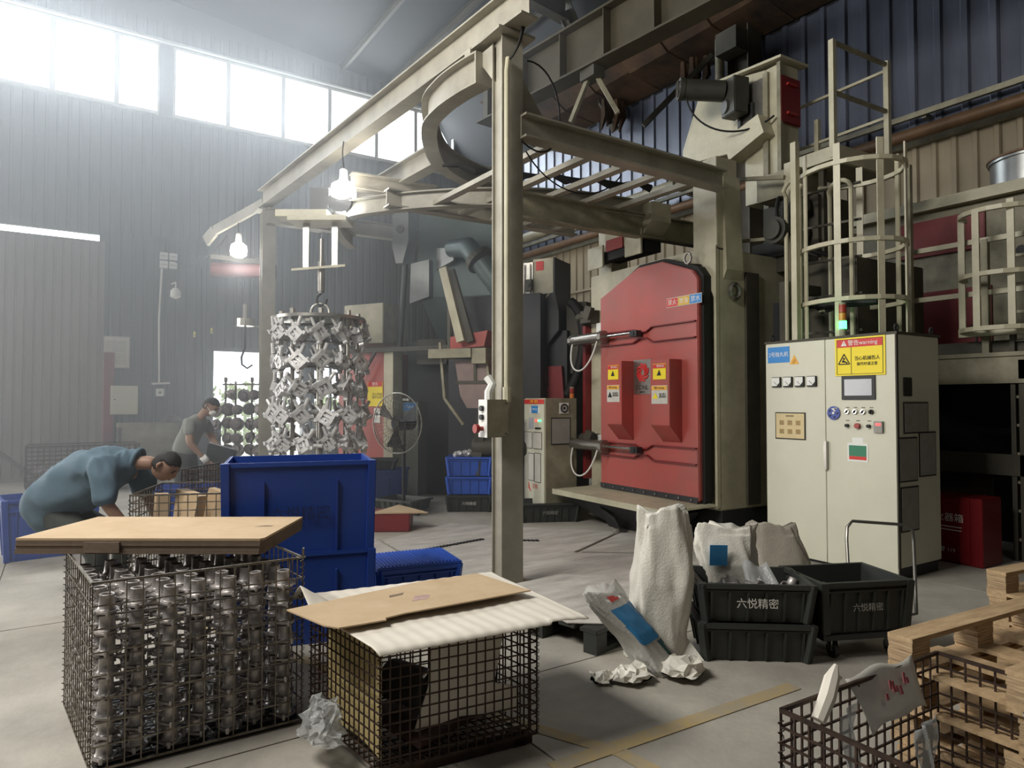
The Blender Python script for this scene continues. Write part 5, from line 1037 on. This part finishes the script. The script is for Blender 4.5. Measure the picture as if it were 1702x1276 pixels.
# ------------------------------------------------------------------ hanging casting rack
hk = thing('track_trolley', 'grey track trolley with two straps, threaded rod and hook holding the rack', 'trolley', (2.53, 7.88, 0), -34)
build('top_plate', MB().bb(-.34, .34, -.18, .18, 3.60, 3.66).bb(-.5, .1, -.12, .12, 3.66, 3.74), M['cream'], hk)
build('trolley_motor', MB().cyl((.25, -.1, 3.85), (.25, .25, 3.85), .14, 14).bb(-.1, .12, -.1, .1, 3.74, 4.0), M['darkgrey'], hk)
for x in (-.17, .17): build('strap', MB().bb(x-.035, x+.035, -.02, .02, 3.08, 3.62), M['steel'], hk)
build('lower_plate', MB().prism([(-.32, -.08, 3.03), (.32, -.12, 3.07), (.28, .1, 3.12), (-.22, .12, 3.08)], (0, 0, .025)), M['cream'], hk)
build('threaded_rod', MB().cyl((.01, 0, 2.78), (.01, 0, 3.42), .028, 10).cyl((.01, 0, 2.8), (.01, 0, 3.15), .042, 10), M['steel'], hk, smooth=True)
build('hook', MB().path([(.01, 0, 2.84), (.03, 0, 2.80), (-.04, 0, 2.74), (-.05, 0, 2.68), (.0, 0, 2.635), (.06, 0, 2.66), (.07, 0, 2.71)], .020, 8), M['darkgrey'], hk, smooth=True)
rk = thing('casting_rack', 'round silver hanging rack with a top disc and vertical rods in the gantry', 'rack', (2.53, 7.88, 0), -34)
build('shackle', MB().path([(.11*math.cos(k*math.pi/8), 0, 2.55+.11*math.sin(k*math.pi/8)) for k in range(16)], .016, 8, closed=True), M['steel'], rk, smooth=True)
build('top_disc', MB().lathe([(.02, 2.45), (.52, 2.45), (.52, 2.485), (.02, 2.485)], 32), M['steel'], rk, smooth=True)
build('spoke', MB().bar((-.48, 0, 2.41), (.48, 0, 2.41), .05, .03).bar((0, -.48, 2.41), (0, .48, 2.41), .05, .03), M['steel'], rk)
for k in range(8):
    a_ = k*math.pi/4+.3; x, y = .43*math.cos(a_), .43*math.sin(a_)
    build('rod', MB().cyl((x, y, .62), (x, y, 2.50), .019, 8).cyl((x, y, 2.485), (x, y, 2.55), .032, 6), M['steel'], rk, smooth=True)
build('centre_pole', MB().cyl((0, 0, .62), (0, 0, 2.42), .04, 10), M['steel'], rk, smooth=True)
TZ = (2.27, 1.96, 1.65, 1.34, 1.03)
for z in TZ: build('tier_ring', MB().path([(.43*math.cos(k*math.pi/12), .43*math.sin(k*math.pi/12), z-.03) for k in range(24)], .012, 6, closed=True), M['steel'], rk)
def bracket_mesh():
    mb = MB(); m = Euler((R(-12), R(45), 0)).to_matrix(); s = .078; w_ = .034
    def B(c, d_): mb.box(m @ Vector(c), d_, m)
    B((0, 0, s-w_/2), (2*s, .05, w_)); B((0, 0, -s+w_/2), (2*s, .05, w_)); B((s-w_/2, 0, 0), (w_, .05, 2*s)); B((-s+w_/2, 0, 0), (w_, .05, 2*s))
    B((0, .012, 0), (2*s*.9, .02, 2*s*.9)); B((.01, -.008, .01), (.10, .02, .022)); B((-.02, -.004, -.03), (.05, .02, .02))
    B((s*.3, .06, s*.3), (.1, .07, .1)); B((-s, .03, 0), (.03, .1, .12))
    for (x, z) in ((s, s), (-s, s), (s, -s), (-s, -s)):
        p = m @ Vector((x, -.02, z)); q = m @ Vector((x, .035, z)); mb.cyl(p, q, .022, 8)
    mb.cyl((.02, .02, .09), (.06, .03, .20), .024, 9, .02); mb.cyl((-.05, .04, .08), (-.10, .05, .17), .02, 9, .017); mb.cyl((.06, .09, .02), (.16, .12, .04), .022, 8)
    mb.bar((-.12, .02, -.02), (-.17, .0, .03), .03, .02)
    return mb.mesh('bracket_casting')
bm_ = bracket_mesh(); bm_.materials.append(M['alu'])
tn = ['top', 'second', 'middle', 'fourth', 'bottom']
for ti, z in enumerate(TZ):
    for k in range(12):
        a_ = k*2*math.pi/12+.28+(.05*ti); r_ = .51
        lx, ly = r_*math.cos(a_), r_*math.sin(a_); A_ = R(-34)
        o = bpy.data.objects.new('bracket_casting', bm_); C.objects.link(o)
        o.location = (2.53+lx*math.cos(A_)-ly*math.sin(A_), 7.88+lx*math.sin(A_)+ly*math.cos(A_), z+random.uniform(-.015, .015))
        o.rotation_euler = (random.uniform(-.3, .3), random.uniform(-.3, .3), a_+A_+R(90)+random.uniform(-.6, .6))
        sc_f = random.uniform(.94, 1.04); o.scale = (sc_f,)*3
        tag(o, 'bright silver bracket casting hung on the '+tn[ti]+' tier of the round rack', 'casting', 'castings on the '+tn[ti]+' tier of the hanging rack')
# dark casting rack by the doorway
r2 = thing('casting_rack', 'dark casting rack against the bright far doorway', 'rack', (2.30, 12.35, 0), -34)
for x in (.05, .22, .5, .68): build('pole', MB().cyl((x, 0, 0), (x, 0, 1.85), .018, 8), M['wire'], r2)
for x in (.05, .5): build('finial', MB().cyl((x, 0, 1.84), (x, 0, 1.92), .03, 6), M['wire'], r2)
build('top_bar', MB().bar((.0, 0, 1.80), (.72, 0, 1.80), .03).bar((0, 0, .05), (.72, 0, .05), .06), M['wire'], r2)
dm = MB().lathe([(.03, -.06), (.10, -.055), (.11, -.01), (.07, .0), (.06, .05), (.035, .055)], 12, m=Euler((R(90), 0, 0)).to_matrix()).box((.09, 0, .0), (.05, .06, .05)).mesh('disc_casting'); dm.materials.append(M['alud'])
for ti, z in enumerate((1.62, 1.36, 1.13, .90, .68)):
    for k in range(5 if ti else 3):
        x = -.08+k*.185 if ti else .18+k*.2; A_ = R(-34); y = -.1+.06*(k % 2)
        o = link('disc_casting', dm, None, None, (2.30+x*math.cos(A_)-y*math.sin(A_), 12.35+x*math.sin(A_)+y*math.cos(A_), z+random.uniform(-.02, .02)), (random.uniform(-.4, .4), random.uniform(-.5, .5), A_+random.uniform(-.6, .6)))
        o.scale = (random.uniform(.8, 1.1),)*3
        tag(o, 'dark round casting clamped on the rack in front of the far doorway', 'casting', 'round castings on the far rack')
# floor fan
ff = thing('floor_fan', 'large caged floor fan seen edge-on beside the hanging castings', 'fan', (3.72, 8.35, 0), -62)
cz = 1.22; 
def circ(r_, y, n=36): return [(r_*math.cos(k*2*math.pi/n), y, cz+r_*math.sin(k*2*math.pi/n)) for k in range(n)]
mb = MB().path(circ(.40, 0), .010, 6, closed=True)
build('cage_ring', mb, M['steel'], ff)
mb = MB()
for k in range(40):
    a_ = k*2*math.pi/40
    for sg in (-1, 1): mb.path([(.07*math.cos(a_), sg*.11, cz+.07*math.sin(a_)), (.28*math.cos(a_), sg*.09, cz+.28*math.sin(a_)), (.40*math.cos(a_), 0, cz+.40*math.sin(a_))], .0025, 4)
for r_ in (.1, .2, .3): mb.path(circ(r_, -.1+(r_-.1)*.12), .003, 4, closed=True)
build('cage_wire', mb, M['wire'], ff)['kind'] = 'stuff'
for k in range(3):
    a_ = k*2*math.pi/3+.4; build('blade', MB().prism([(.05*math.cos(a_), -.01, cz+.05*math.sin(a_)), (.34*math.cos(a_-.3), -.05, cz+.34*math.sin(a_-.3)), (.35*math.cos(a_+.35), .04, cz+.35*math.sin(a_+.35))], (0, .006, 0)), M['darkgrey'], ff)
build('motor', MB().cyl((0, .0, cz), (0, .3, cz), .10, 16).cyl((0, -.04, cz), (0, 0, cz), .05, 12), M['darkgrey'], ff, smooth=True)
build('stand', MB().cyl((0, .15, .03), (0, .15, cz), .025, 10).bar((-.25, .15, .02), (.25, .15, .02), .05, .03).bar((0, -.1, .02), (0, .4, .02), .05, .03), M['darkgrey'], ff)

# ------------------------------------------------------------------ things on the far wall
t = thing('notice_board', 'large framed notice hanging on the grey wall right of the sliding gate', 'notice', (.70, 15.9, 2.19)); build('frame', MB().bb(0, .47, 0, .03, 0, .64), M['steel'], t); build('sheet', MB().bb(.025, .445, -.004, 0, .025, .615), M['paper'], t)
for k in range(14): build('printed_line', MB().bb(.05, .42, -.006, -.004, .08+k*.035, .088+k*.035), M['paperd'], t)
t = thing('wall_box', 'pale grey electrical box under the framed notice', 'box', (.84, 15.78, 1.25)); build('body', MB().bb(0, .48, 0, .2, 0, .58), M['cabinet'], t, bevel=.006); build('door', MB().bb(.02, .46, -.012, 0, .02, .56), M['cabinet'], t, bevel=.003); build('latch', MB().cyl((.07, -.012, .3), (.07, -.03, .3), .014, 8), M['ink'], t)
for k, (x, z) in enumerate([(1.70, 4.5), (1.88, 4.5), (1.70, 4.32), (1.88, 4.32)]):
    t = thing('switch_box', ['upper left', 'upper right', 'lower left', 'lower right'][k]+' small white box in the four-box cluster at the conduit top', 'switch', (x, 15.9, z)); build('body', MB().bb(0, .15, 0, .06, 0, .15), M['white'], t, bevel=.004); build('cover_line', MB().bb(.02, .13, -.003, 0, .07, .08), M['paperd'], t)
tag(build('white_conduit', MB().path([(1.74, 15.93, 4.3), (1.70, 15.93, 3.2), (1.72, 15.93, 1.9)], .02, 8).bar((1.58, 15.92, 1.88), (1.92, 15.92, 1.9), .04), M['white']), 'long thin white conduit running down the grey far wall', 'pipe')
t = thing('socket_box', 'small white socket box at the foot of the white conduit', 'socket', (1.66, 15.9, 1.62)); build('body', MB().bb(0, .15, 0, .06, 0, .16), M['white'], t, bevel=.004); build('socket_hole', MB().cyl((.075, -.002, .08), (.075, 0, .08), .03, 10), M['ink'], t)
t = thing('work_bench', 'dull olive bench with clutter along the far grey wall', 'bench', (.95, 15.3, 0)); build('top', MB().bb(0, 1.5, 0, .55, 1.0, 1.08), M['creamd'], t); build('front_panel', MB().bb(.05, 1.45, .02, .05, .05, 1.0), M['creamd'], t); build('leg', MB().bb(0, .06, 0, .5, 0, 1.0), M['olive'], t); build('leg', MB().bb(1.44, 1.5, 0, .5, 0, 1.0), M['olive'], t)
tag(build('rag_heap', MB().lathe([(.2, 0), (.22, .05), (.1, .14), (.02, .16)], 9), M['alud'], loc=(1.9, 15.5, 1.08)), 'small clutter heap lying on the olive bench', 'clutter')
t = thing('dark_locker', 'dark low locker beside the olive bench by the doorway', 'locker', (2.0, 14.6, 0)); build('body', MB().bb(0, .7, 0, .5, 0, 1.1), M['darkgrey'], t, bevel=.01); build('door', MB().bb(.03, .34, -.01, 0, .05, 1.05).bb(.36, .67, -.01, 0, .05, 1.05), M['darkgrey'], t)
for k, (x, z) in enumerate([(2.38, 2.95), (2.72, 3.05)]):
    yt = build('yellow_tag', MB().box((x, 15.9, z), (.04, .01, .12)), mat('pale_yellow', (236, 226, 120), .5, 0, 0)); build('cord', MB().path([(x, 15.9, z), (x+.02, 15.93, z-.8), (x, 15.9, .02)], .008, 5), M['black'], yt)
    tag(yt, ['lower left', 'upper right'][k]+' of the two small yellow tags above the doorway', 'tag')
tag(build('hanging_cable', MB().path(sag((1.95, 15.9, 4.5), (2.3, 12.2, 4.3), .3), .012, 6), M['black']), 'thin cable sagging from the white boxes towards the channel beam', 'cable')
tag(build('hanging_cable', MB().path([(2.5, 15.9, 4.4), (2.52, 15.93, 3.2), (2.62, 15.93, .02)], .014, 6), M['black']), 'thin dark cable hanging left of the bright doorway', 'cable')
tag(build('yard_bin', MB().lathe([(.25, 0), (.3, .7), (.3, .75)], 12), M['greendull'], loc=(5.2, 14.0, 0)), 'green bin half hidden behind the hanging castings', 'bin')

# ------------------------------------------------------------------ people
def skinned(name, chains, m, parent=None, sub=2, root=0):
    """chains: list of lists of (x,y,z,r); the first point of a later chain may be an index tuple (chain, point) to branch from."""
    vs, rad, es, idx = [], [], [], {}
    for ci, ch in enumerate(chains):
        prev = None
        for pi, p in enumerate(ch):
            if len(p) == 2: prev = idx[p]; continue
            vs.append(p[:3]); rad.append(p[3] if len(p) == 4 else p[3:5]); i = len(vs)-1; idx[(ci, pi)] = i
            if prev is not None: es.append((prev, i))
            prev = i
    me = bpy.data.meshes.new(name); me.from_pydata(vs, es, []); o = bpy.data.objects.new(name, me); C.objects.link(o)
    md = o.modifiers.new('skin', 'SKIN'); md.use_smooth_shade = True; md.branch_smoothing = .6
    for i, v in enumerate(me.skin_vertices[0].data):
        r_ = rad[i]; v.radius = (r_, r_) if not isinstance(r_, (tuple, list)) else r_; v.use_root = (i == root)
    ss = o.modifiers.new('sub', 'SUBSURF'); ss.levels = sub; ss.render_levels = sub
    dg = bpy.context.evaluated_depsgraph_get(); m2 = bpy.data.meshes.new_from_object(o.evaluated_get(dg)); bpy.data.objects.remove(o); m2.name = name
    for p in m2.polygons: p.use_smooth = True
    m2.materials.clear(); return link(name, m2, m, parent)
def hand(chain_root, w_, d_, n, curl, L=.085):
    """five finger chains leaving the palm. w_: wrist pos, d_: direction, n: palm normal"""
    w_ = Vector(w_); d_ = Vector(d_).normalized(); n = Vector(n).normalized(); s = d_.cross(n).normalized(); out = []
    for k, (off_, ll, sp) in enumerate([(-.030, .85, -.12), (-.010, 1.0, -.03), (.011, .95, .05), (.030, .75, .14)]):
        p = w_+d_*.085+s*off_; dd = (d_+s*sp).normalized(); pts = [chain_root, (*(w_+d_*.06+s*off_*.8), .013), (*p, .0105)]
        for j in range(3):
            a_ = curl*(j+1)/3; q = (dd*math.cos(a_)+n*math.sin(a_)); p = p+q*(L*ll/3); pts.append((*p, .0095-.001*j))
        out.append(pts)
    p = w_+d_*.03-s*.035; out.append([chain_root, (*p, .014), (*(p-s*.022+d_*.022+n*.01), .011), (*(p-s*.03+d_*.048+n*.022), .0095)])
    return out
def head(parent, c, fwd, up, s=1, mask=False):
    """a head with eyes, nose, mouth, ears and hair around centre c"""
    f = Vector(fwd).normalized(); u = Vector(up); u = (u-f*u.dot(f)).normalized(); r_ = f.cross(u); m = Matrix((r_, f, u)).transposed(); c = Vector(c)
    T = lambda x, y, z: c+m @ Vector((x*s, y*s, z*s))
    bm = bmesh.new(); bmesh.ops.create_icosphere(bm, subdivisions=4, radius=1)
    for v in bm.verts:
        x, y, z = v.co
        jaw = max(0, -z); X = x*.076*(1-.30*jaw); Y = y*.096*(1-.12*jaw)+.012*jaw*(1 if y > 0 else -1); Z = z*.118
        if y > .3: Y += .020*math.exp(-((x/.20)**2+((z+.12)/.24)**2))      # nose
        if y > .3: Y -= .010*math.exp(-(((abs(x)-.42)/.2)**2+((z-.10)/.12)**2))  # eye sockets
        if y > .3: Y += .006*math.exp(-((x/.35)**2+((z+.50)/.10)**2))  # lips
        if y > .3: Y += .008*math.exp(-((x/.3)**2+((z+.85)/.15)**2))  # chin
        v.co = T(X, Y, Z) if False else c+m @ Vector((X*s, Y*s, Z*s))
    me = bpy.data.meshes.new('head'); bm.to_mesh(me); bm.free()
    for p in me.polygons: p.use_smooth = True
    hd = link('head', me, M['skin'], parent)
    for sg in (-1, 1):
        build('ear', MB().path([T(sg*.074, -.01, .025), T(sg*.088, -.018, .022), T(sg*.092, -.022, .0), T(sg*.084, -.012, -.022), T(sg*.074, -.004, -.03)], [.008*s, .012*s, .012*s, .009*s, .006*s], 8), M['skin'], hd, smooth=2)
        build('eye', MB().lathe([(.001, -.009), (.009, -.004), (.009, .004), (.001, .009)], 8, c=T(sg*.031, .082, .012)), M['ink'], hd)
        build('eyebrow', MB().bar(T(sg*.018, .091, .032), T(sg*.046, .083, .033), .006*s), M['hair'], hd)
    build('mouth', MB().bar(T(-.02, .094, -.055), T(.02, .094, -.055), .005*s), M['redd'], hd)
    bm = bmesh.new(); bmesh.ops.create_icosphere(bm, subdivisions=4, radius=1)
    dl_ = [v for v in bm.verts if (v.co.z < .28+.25*max(0, v.co.y)) and not (v.co.y < -.15 and v.co.z > -.45)]
    bmesh.ops.delete(bm, geom=dl_, context='VERTS')
    for v in bm.verts:
        x, y, z = v.co; k = 1+noise.noise(v.co*9)*.03; v.co = c+m @ Vector((x*.083*k*s, (y*.104-.002)*k*s, z*.126*k*s))
    me = bpy.data.meshes.new('hair'); bm.to_mesh(me); bm.free()
    for p in me.polygons: p.use_smooth = True
    ho = link('hair', me, M['hair'], hd); ho.modifiers.new('s', 'SOLIDIFY').thickness = .006
    if mask:
        mk = blob('face_mask', None, 1, .0, M['white'], 3, (.062*s, .045*s, .05*s), (0, 0, 0), False); mk.parent = hd
        for v in mk.data.vertices: v.co = T(v.co.x/s, v.co.y/s+.066, v.co.z/s-.035)
        build('mask_strap', MB().path([T(.06, .06, -.03), T(.083, -.01, .0)], .004, 5).path([T(-.06, .06, -.03), T(-.083, -.01, .0)], .004, 5), M['white'], hd)
    return hd
# worker 1: bending to the right over a wire basket
p1 = thing('person', 'person in a blue work shirt bending deeply over a wire basket', 'person', (0, 0, 0))
A_ = Vector((.82, -.57, 0)).normalized()   # facing direction on the plan
S_ = Vector((-A_.y, A_.x, 0))              # towards his left
O = Vector((.02, 6.30, 0))
def q(a, s, z): v = O+A_*a+S_*s; return (v.x, v.y, z)
torso = [(*q(-.02, 0, .70), .09), (*q(.06, 0, .84), .11), (*q(.24, 0, .96), .13), (*q(.40, 0, 1.02), .11), (*q(.54, 0, 1.04), .07), (*q(.66, 0, 1.04), .058), (*q(.74, 0, 1.02), .055)]
def arm(s, elbow, wrist): return [(0, 3), (*q(.44, s*.17, .98), .05), (*elbow, .05), (*wrist, .032)]
e1 = q(.52, .25, .76); w1 = q(.68, .16, .53); e2 = q(.50, -.25, .76); w2 = q(.66, -.17, .52)
chains = [torso, arm(1, e1, w1), arm(-1, e2, w2)]
for s_ in (1, -1): chains.append([(0, 0), (*q(.04, s_*.11, .62), .08), (*q(.40, s_*.16, .40), .055), (*q(.36, s_*.16, .11), .04), (*q(.47, s_*.16, .045), .034)])
chains += hand((1, 3), w1, Vector(w1)-Vector(e1), S_*-1, .9); chains += hand((2, 3), w2, Vector(w2)-Vector(e2), S_, .9)
skinned('body', chains, M['skin'], p1)
skinned('shirt', [[(*q(-.19, 0, .54), .17), (*q(-.11, 0, .68), .21), (*q(.03, 0, .82), .245), (*q(.21, 0, .94), .26), (*q(.39, 0, 1.01), .235), (*q(.53, 0, 1.05), .15), (*q(.62, 0, 1.05), .09)],
    [(0, 4), (*q(.44, .20, 1.02), .11), (*q(.49, .24, .88), .105), (*q(.51, .25, .74), .09)], [(0, 4), (*q(.44, -.20, 1.02), .11), (*q(.48, -.24, .88), .105), (*q(.50, -.25, .74), .09)]], M['shirt'], p1, sub=3)
for v in p1.children[-1].data.vertices:
    c_ = v.co; v.co = c_+Vector((noise.noise(c_*7), noise.noise(c_*7+Vector((9, 0, 0))), noise.noise(c_*7+Vector((0, 9, 0)))))*.030+Vector((0, 0, -.016*abs(noise.noise(Vector((c_.x*22, c_.y*8, c_.z*9))))*2))
build('collar', MB().path([q(.59+.02*math.cos(k*math.pi/6), .075*math.sin(k*math.pi/6), 1.06+.075*math.cos(k*math.pi/6)) for k in range(12)], .018, 6, closed=True), M['shirt'], p1, smooth=2)
skinned('trousers', [[(*q(-.08, 0, .74), .17), (*q(-.04, 0, .64), .18)]]+[[(0, 1), (*q(.04, s_*.11, .60), .14), (*q(.40, s_*.16, .40), .09), (*q(.36, s_*.16, .14), .07)] for s_ in (1, -1)], M['pants'], p1)
for s_ in (.16, -.16): build('shoe', MB().path([q(.32, s_, .05), q(.44, s_, .05), q(.55, s_, .035)], [.045, .048, .034], 10), M['shoe'], p1, smooth=2)
head(p1, q(.81, 0, 1.01), A_*.75+Vector((0, 0, -.75)), A_*.75+Vector((0, 0, .75)), 1.0)
# worker 2: standing behind, looking down, masked, holding a dark part
p2 = thing('person', 'person in a grey shirt and white mask looking down at work behind the baskets', 'person', (0, 0, 0))
A_ = Vector((.80, -.60, 0)).normalized(); S_ = Vector((-A_.y, A_.x, 0)); O = Vector((1.33, 9.30, 0))
torso = [(*q(-.05, 0, .90), .08), (*q(-.02, 0, 1.0), .11), (*q(.06, 0, 1.15), .14), (*q(.12, 0, 1.25), .13), (*q(.17, 0, 1.32), .07), (*q(.21, 0, 1.37), .052), (*q(.23, 0, 1.40), .05)]
e1 = q(.20, .24, 1.02); w1 = q(.36, .12, .84); e2 = q(.16, -.25, 1.0); w2 = q(.30, -.14, .80)
chains = [torso, [(0, 3), (*q(.12, .17, 1.25), .066), (*e1, .045), (*w1, .03)], [(0, 3), (*q(.12, -.17, 1.25), .066), (*e2, .045), (*w2, .03)]]
for s_ in (1, -1): chains.append([(0, 0), (*q(-.05, s_*.10, .80), .07), (*q(.02, s_*.12, .46), .055), (*q(-.03, s_*.12, .11), .042), (*q(.09, s_*.12, .045), .035)])
chains += hand((1, 3), w1, Vector(w1)-Vector(e1), S_*-1, .9); chains += hand((2, 3), w2, Vector(w2)-Vector(e2), S_, .9)
skinned('body', chains, M['skin'], p2)
skinned('shirt', [[(*q(-.07, 0, .78), .17), (*q(-.02, 0, 1.0), .145), (*q(.06, 0, 1.16), .16), (*q(.12, 0, 1.26), .145), (*q(.17, 0, 1.32), .085)],
    [(0, 3), (*q(.12, .18, 1.26), .08), (*q(.18, .23, 1.08), .066)], [(0, 3), (*q(.12, -.18, 1.26), .08), (*q(.15, -.24, 1.08), .066)]], M['shirtg'], p2)
skinned('trousers', [[(*q(-.05, 0, .95), .15), (*q(-.05, 0, .84), .17)]]+[[(0, 1), (*q(-.04, s_*.10, .74), .135), (*q(.02, s_*.12, .46), .078), (*q(-.03, s_*.12, .14), .062)] for s_ in (1, -1)], M['pants'], p2)
for s_ in (.12, -.12): build('shoe', MB().path([q(-.07, s_, .05), q(.05, s_, .05), q(.16, s_, .035)], [.045, .048, .034], 10), M['shoe'], p2, smooth=2)
for w_, e_ in ((w1, e1), (w2, e2)):
    d_ = (Vector(w_)-Vector(e_)).normalized(); build('glove_cuff', MB().path([Vector(w_)-d_*.05, Vector(w_)+d_*.03], [.042, .045], 10), M['white'], p2, smooth=2)
head(p2, q(.29, 0, 1.44), A_*.8+Vector((0, 0, -.6)), A_*.6+Vector((0, 0, .8)), 1.0, mask=True)
tag(build('dark_tray', MB().box((0, 0, 0), (.36, .05, .5), (.2, .25, R(-36))), M['darkgrey'], loc=q(.42, -.02, .72), bevel=.01), 'dark tilted tray held in front of the masked person', 'tray')

# ------------------------------------------------------------------ dusty haze filling the hall
hz = bpy.data.materials.new('dusty_haze'); hz.use_nodes = True; nt = hz.node_tree; nt.nodes.clear()
oo = nt.nodes.new('ShaderNodeOutputMaterial'); vs_ = nt.nodes.new('ShaderNodeVolumeScatter'); vs_.inputs['Density'].default_value = .034; vs_.inputs['Anisotropy'].default_value = .55; vs_.inputs['Color'].default_value = (.93, .97, 1, 1)
nt.links.new(vs_.outputs[0], oo.inputs['Volume'])
h = build('haze', MB().bb(-14, 4.5, 4.9, 15.93, .03, 12.0), hz, kind='stuff'); tag(h, 'thin bluish dust haze hanging in the hall below the high windows', 'haze')
